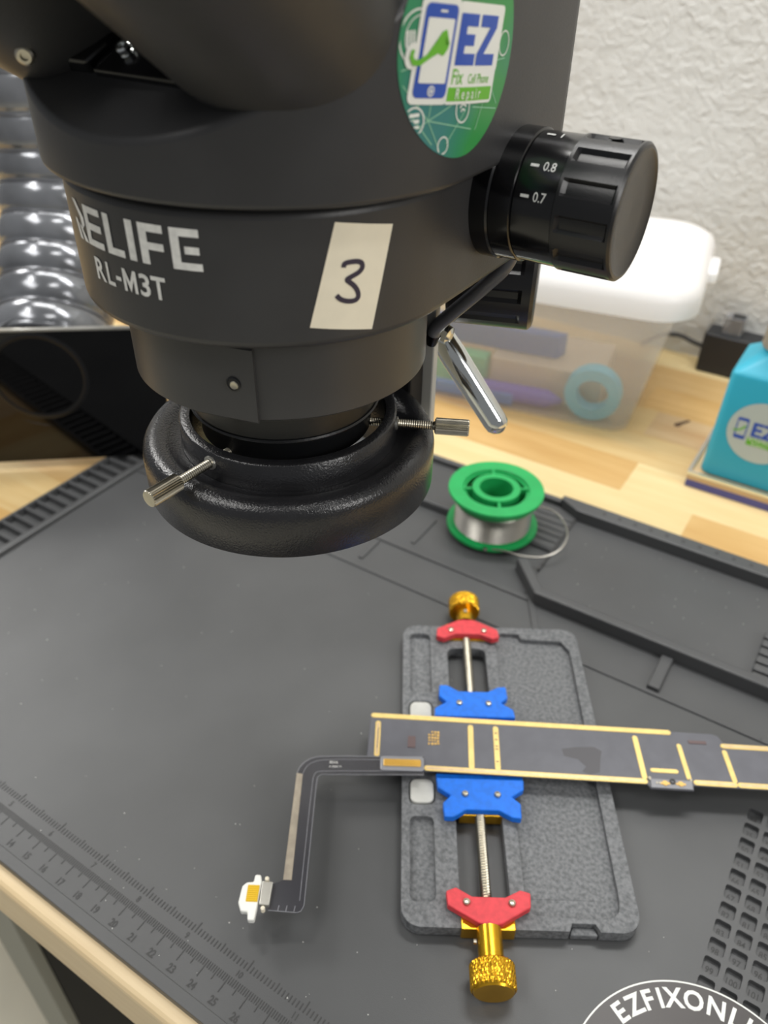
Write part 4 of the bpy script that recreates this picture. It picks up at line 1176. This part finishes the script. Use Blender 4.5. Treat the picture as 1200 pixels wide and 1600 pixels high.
# contents
def inbox(p): return bxf((p[0], p[1], p[2]+.16))
def pen(name, x0, x1, y, z, r, m, lab, dy=0):
    g = G(); g.tube([inbox((x0, y, z)), inbox((x0+.4, y, z)), inbox((x1-1.2, y+dy, z)), inbox((x1, y+dy, z))], [r*.8, r, r, r*.25], 16)
    return tag(g.obj(name, m, smooth=True, loc=inbox((x0, y, 0))), lab, 'pen' if name == 'marker_pen' else 'tool')
mb = lambda c, n_: mat(n_, c, .5)
def blk(name, pts, z0, z1, m, lab, cat, bv=.15):
    g = G(); g.prism(pts, z0, z1, inbox); o = g.obj(name, m, bevel=bv, seg=2, loc=inbox((pts[0][0], pts[0][1], 0))); return tag(o, lab, cat)
pen('spudger', -12.6, -5.2, 1.1, .75, .72, mb((92, 74, 176), 'violet_plastic'), 'violet pointed tool on the floor of the storage box', .3)
blk('blue_case', [(-15.6, .4), (-8.9, .4), (-8.9, 1.0), (-15.6, 1.0)], 0, 1.0, mb((60, 116, 190), 'blue_plastic'), 'short blue case at the front of the storage box', 'case')
blk('green_case', [(-17, 1.9), (-11.6, 1.9), (-11.6, 3.3), (-17, 3.3)], 0, 2.9, mb((104, 190, 140), 'mint_plastic'), 'mint green case inside the storage box', 'case')
blk('parts_tray', [(-11.3, 2.2), (-2.6, 2.2), (-2.6, 8.5), (-11.3, 8.5)], 0, 3.0, mb((206, 190, 170), 'beige_plastic'), 'beige parts tray filling the storage box', 'tray')
blk('blue_pouch', [(-16.8, 3.6), (-6.5, 3.6), (-6.0, 4.8), (-16.8, 5.0)], 3.02, 4.9, mb((54, 96, 170), 'navy_plastic'), 'dark blue pouch lying across the top of the box contents', 'pouch')
g = G(); g.lathe([(1.2, 0), (2.05, 0), (2.1, .1), (2.1, 1.1), (2.0, 1.2), (1.2, 1.2), (1.2, 0)], 40, lambda p: inbox((-3.0+p[0], .7+p[2], 2.12+p[1])))
tag(g.obj('tape_roll', mb((96, 188, 214), 'light_blue_tape'), smooth=True, loc=inbox((-2.2, 1.6, 0))), 'pale blue roll of tape on edge at the box corner', 'tape')

# ------------------------------------------------------------------ pump bottle on its stand
sd = thing('bottle_stand', 'square silver-rimmed tray on a purple base under the cyan bottle', 'stand', (37.9, 45.9, TT))
g = G(); g.box(34.50, 41.35, 42.6, 49.35, TT, .14); g.obj('base_board', M['purple'], sd, bevel=.05)
g = G(); g.box(34.50, 41.35, 42.6, 49.35, .15, .58); g.obj('tray_side', M['tan'], sd, bevel=.04)
g = G()
for (a, b, c, d_) in ((34.45, 41.4, 42.55, 42.75), (34.45, 41.4, 49.2, 49.4), (34.45, 34.65, 42.75, 49.2), (41.2, 41.4, 42.75, 49.2)): g.box(a, b, c, d_, .56, .80)
g.obj('silver_rim', M['chrome'], sd)
bt_ = thing('pump_bottle', 'cyan square pump bottle with a round logo label on its stand', 'bottle', (37.9, 45.9, .56))
BX0, BX1, BY0, BY1 = 35.05, 40.70, 43.15, 48.6
v = []; f = []
rings = [(.57, .25, .5), (.75, 0, .7), (7.9, .15, .5), (8.12, .22, .5), (8.28, .40, .55), (9.0, 1.12, .9), (9.2, 1.3, 1.38), (9.7, 1.3, 1.38)]
for z, i_, r_ in rings:
    P = rrect(BX0+i_, BX1-i_, BY0+i_, BY1-i_, r_, 6); n = len(P); v += [(p[0], p[1], z) for p in P]
for j in range(len(rings)-1):
    for k in range(n): f.append((j*n+k, j*n+(k+1) % n, (j+1)*n+(k+1) % n, (j+1)*n+k))
f.append(tuple(range(n-1, -1, -1))); f.append(tuple((len(rings)-1)*n+k for k in range(n)))
g = G(); g.add(v, f); g.obj('bottle_body', M['cyan'], bt_, smooth=True, ang=45)
bcx, bcy = (BX0+BX1)/2, (BY0+BY1)/2
g = G(); g.lathe([(1.55, 9.4), (1.72, 9.45), (1.72, 12.3), (2.5, 12.6), (2.5, 12.9), (.6, 13.0), (.6, 12.7), (0, 12.7)], 40, lambda p: (bcx+p[0], bcy+p[1], p[2])); g.obj('pump_cap', M['silver'], bt_, smooth=True)
lc = (38.05, 4.55)
def lm(off): return lambda u, v: (lc[0]+u, BY0-.0+.016*(lc[1]+v-.7)-off, lc[1]+v)
lab = decal('round_label', poly2d([(2.1*math.cos(2*PI*i/48), 2.1*math.sin(2*PI*i/48)) for i in range(48)]), lm(.02), M['labelp'], bt_, step=0)
lab['label'] = 'pale grey round label with a phone and EZ lettering'
decal('label_phone', merge(poly2d(rrect(-1.60, -.90, -.70, .80, .1, 3))), lm(.03), M['ezblue'], lab, step=0)
decal('label_screen', merge(poly2d(rect(-1.52, -.98, -.42, .58))), lm(.04), M['labelp'], lab, step=0)
decal('label_wrench', ribbon([(-1.7, -.15), (-1.4, -.1), (-1.15, .1), (-1.02, .3)], .12), lm(.05), M['ezgreen'], lab, step=0)
vf = text2d('EZ', 1.35, .04, 'LEFT', 1.0)
decal('label_letters', xf(vf, lambda u, v: (-.68+u, -.28+v)), lm(.03), M['ezblue'], lab, step=0)
decal('label_band', poly2d(rect(-.74, 1.35, -.95, -.42)), lm(.03), M['ezgreen'], lab, step=0)
vf = text2d('Fix Cell Phone', .27, .004, 'LEFT', .9)
decal('label_lettering', xf(vf, lambda u, v: (-.66+u, -.62+v)), lm(.04), M['ezwhite'], lab, step=0)
vf = text2d('R e p a i r', .24, .004, 'LEFT', 1.0)
decal('label_lettering', xf(vf, lambda u, v: (-.4+u, -.89+v)), lm(.04), M['ezwhite'], lab, step=0)

# ------------------------------------------------------------------ charger by the wall
ch = thing('power_adapter', 'black power adapter block standing by the wall behind the bottle', 'power adapter', (34, 61.5, TT))
g = G(); g.box(30.35, 38.5, 60.4, 62.8, TT, 3.05); g.obj('housing', M['charger'], ch, bevel=.18, seg=3)
g = G(); g.prism(rrect(31.5, 33.1, 60.9, 62.3, .2, 3), 3.05, 4.5); g.obj('clear_plug', M['clearp'], ch, bevel=.06)
g = G(); g.box(32.0, 33.0, 61.15, 62.1, 3.4, 4.56); g.obj('black_socket', M['charger'], ch)
g = G(); g.tube(cr([(30.4, 61.9, 1.2), (29.3, 62.2, 1.25), (28.0, 62.5, 1.4), (26.5, 62.6, 1.0), (25.0, 62.5, TT+.2)]), .2, 10); g.obj('cord', M['charger'], ch, smooth=True)

for o in list(bpy.data.objects):
    if '_o' in o: del o['_o']
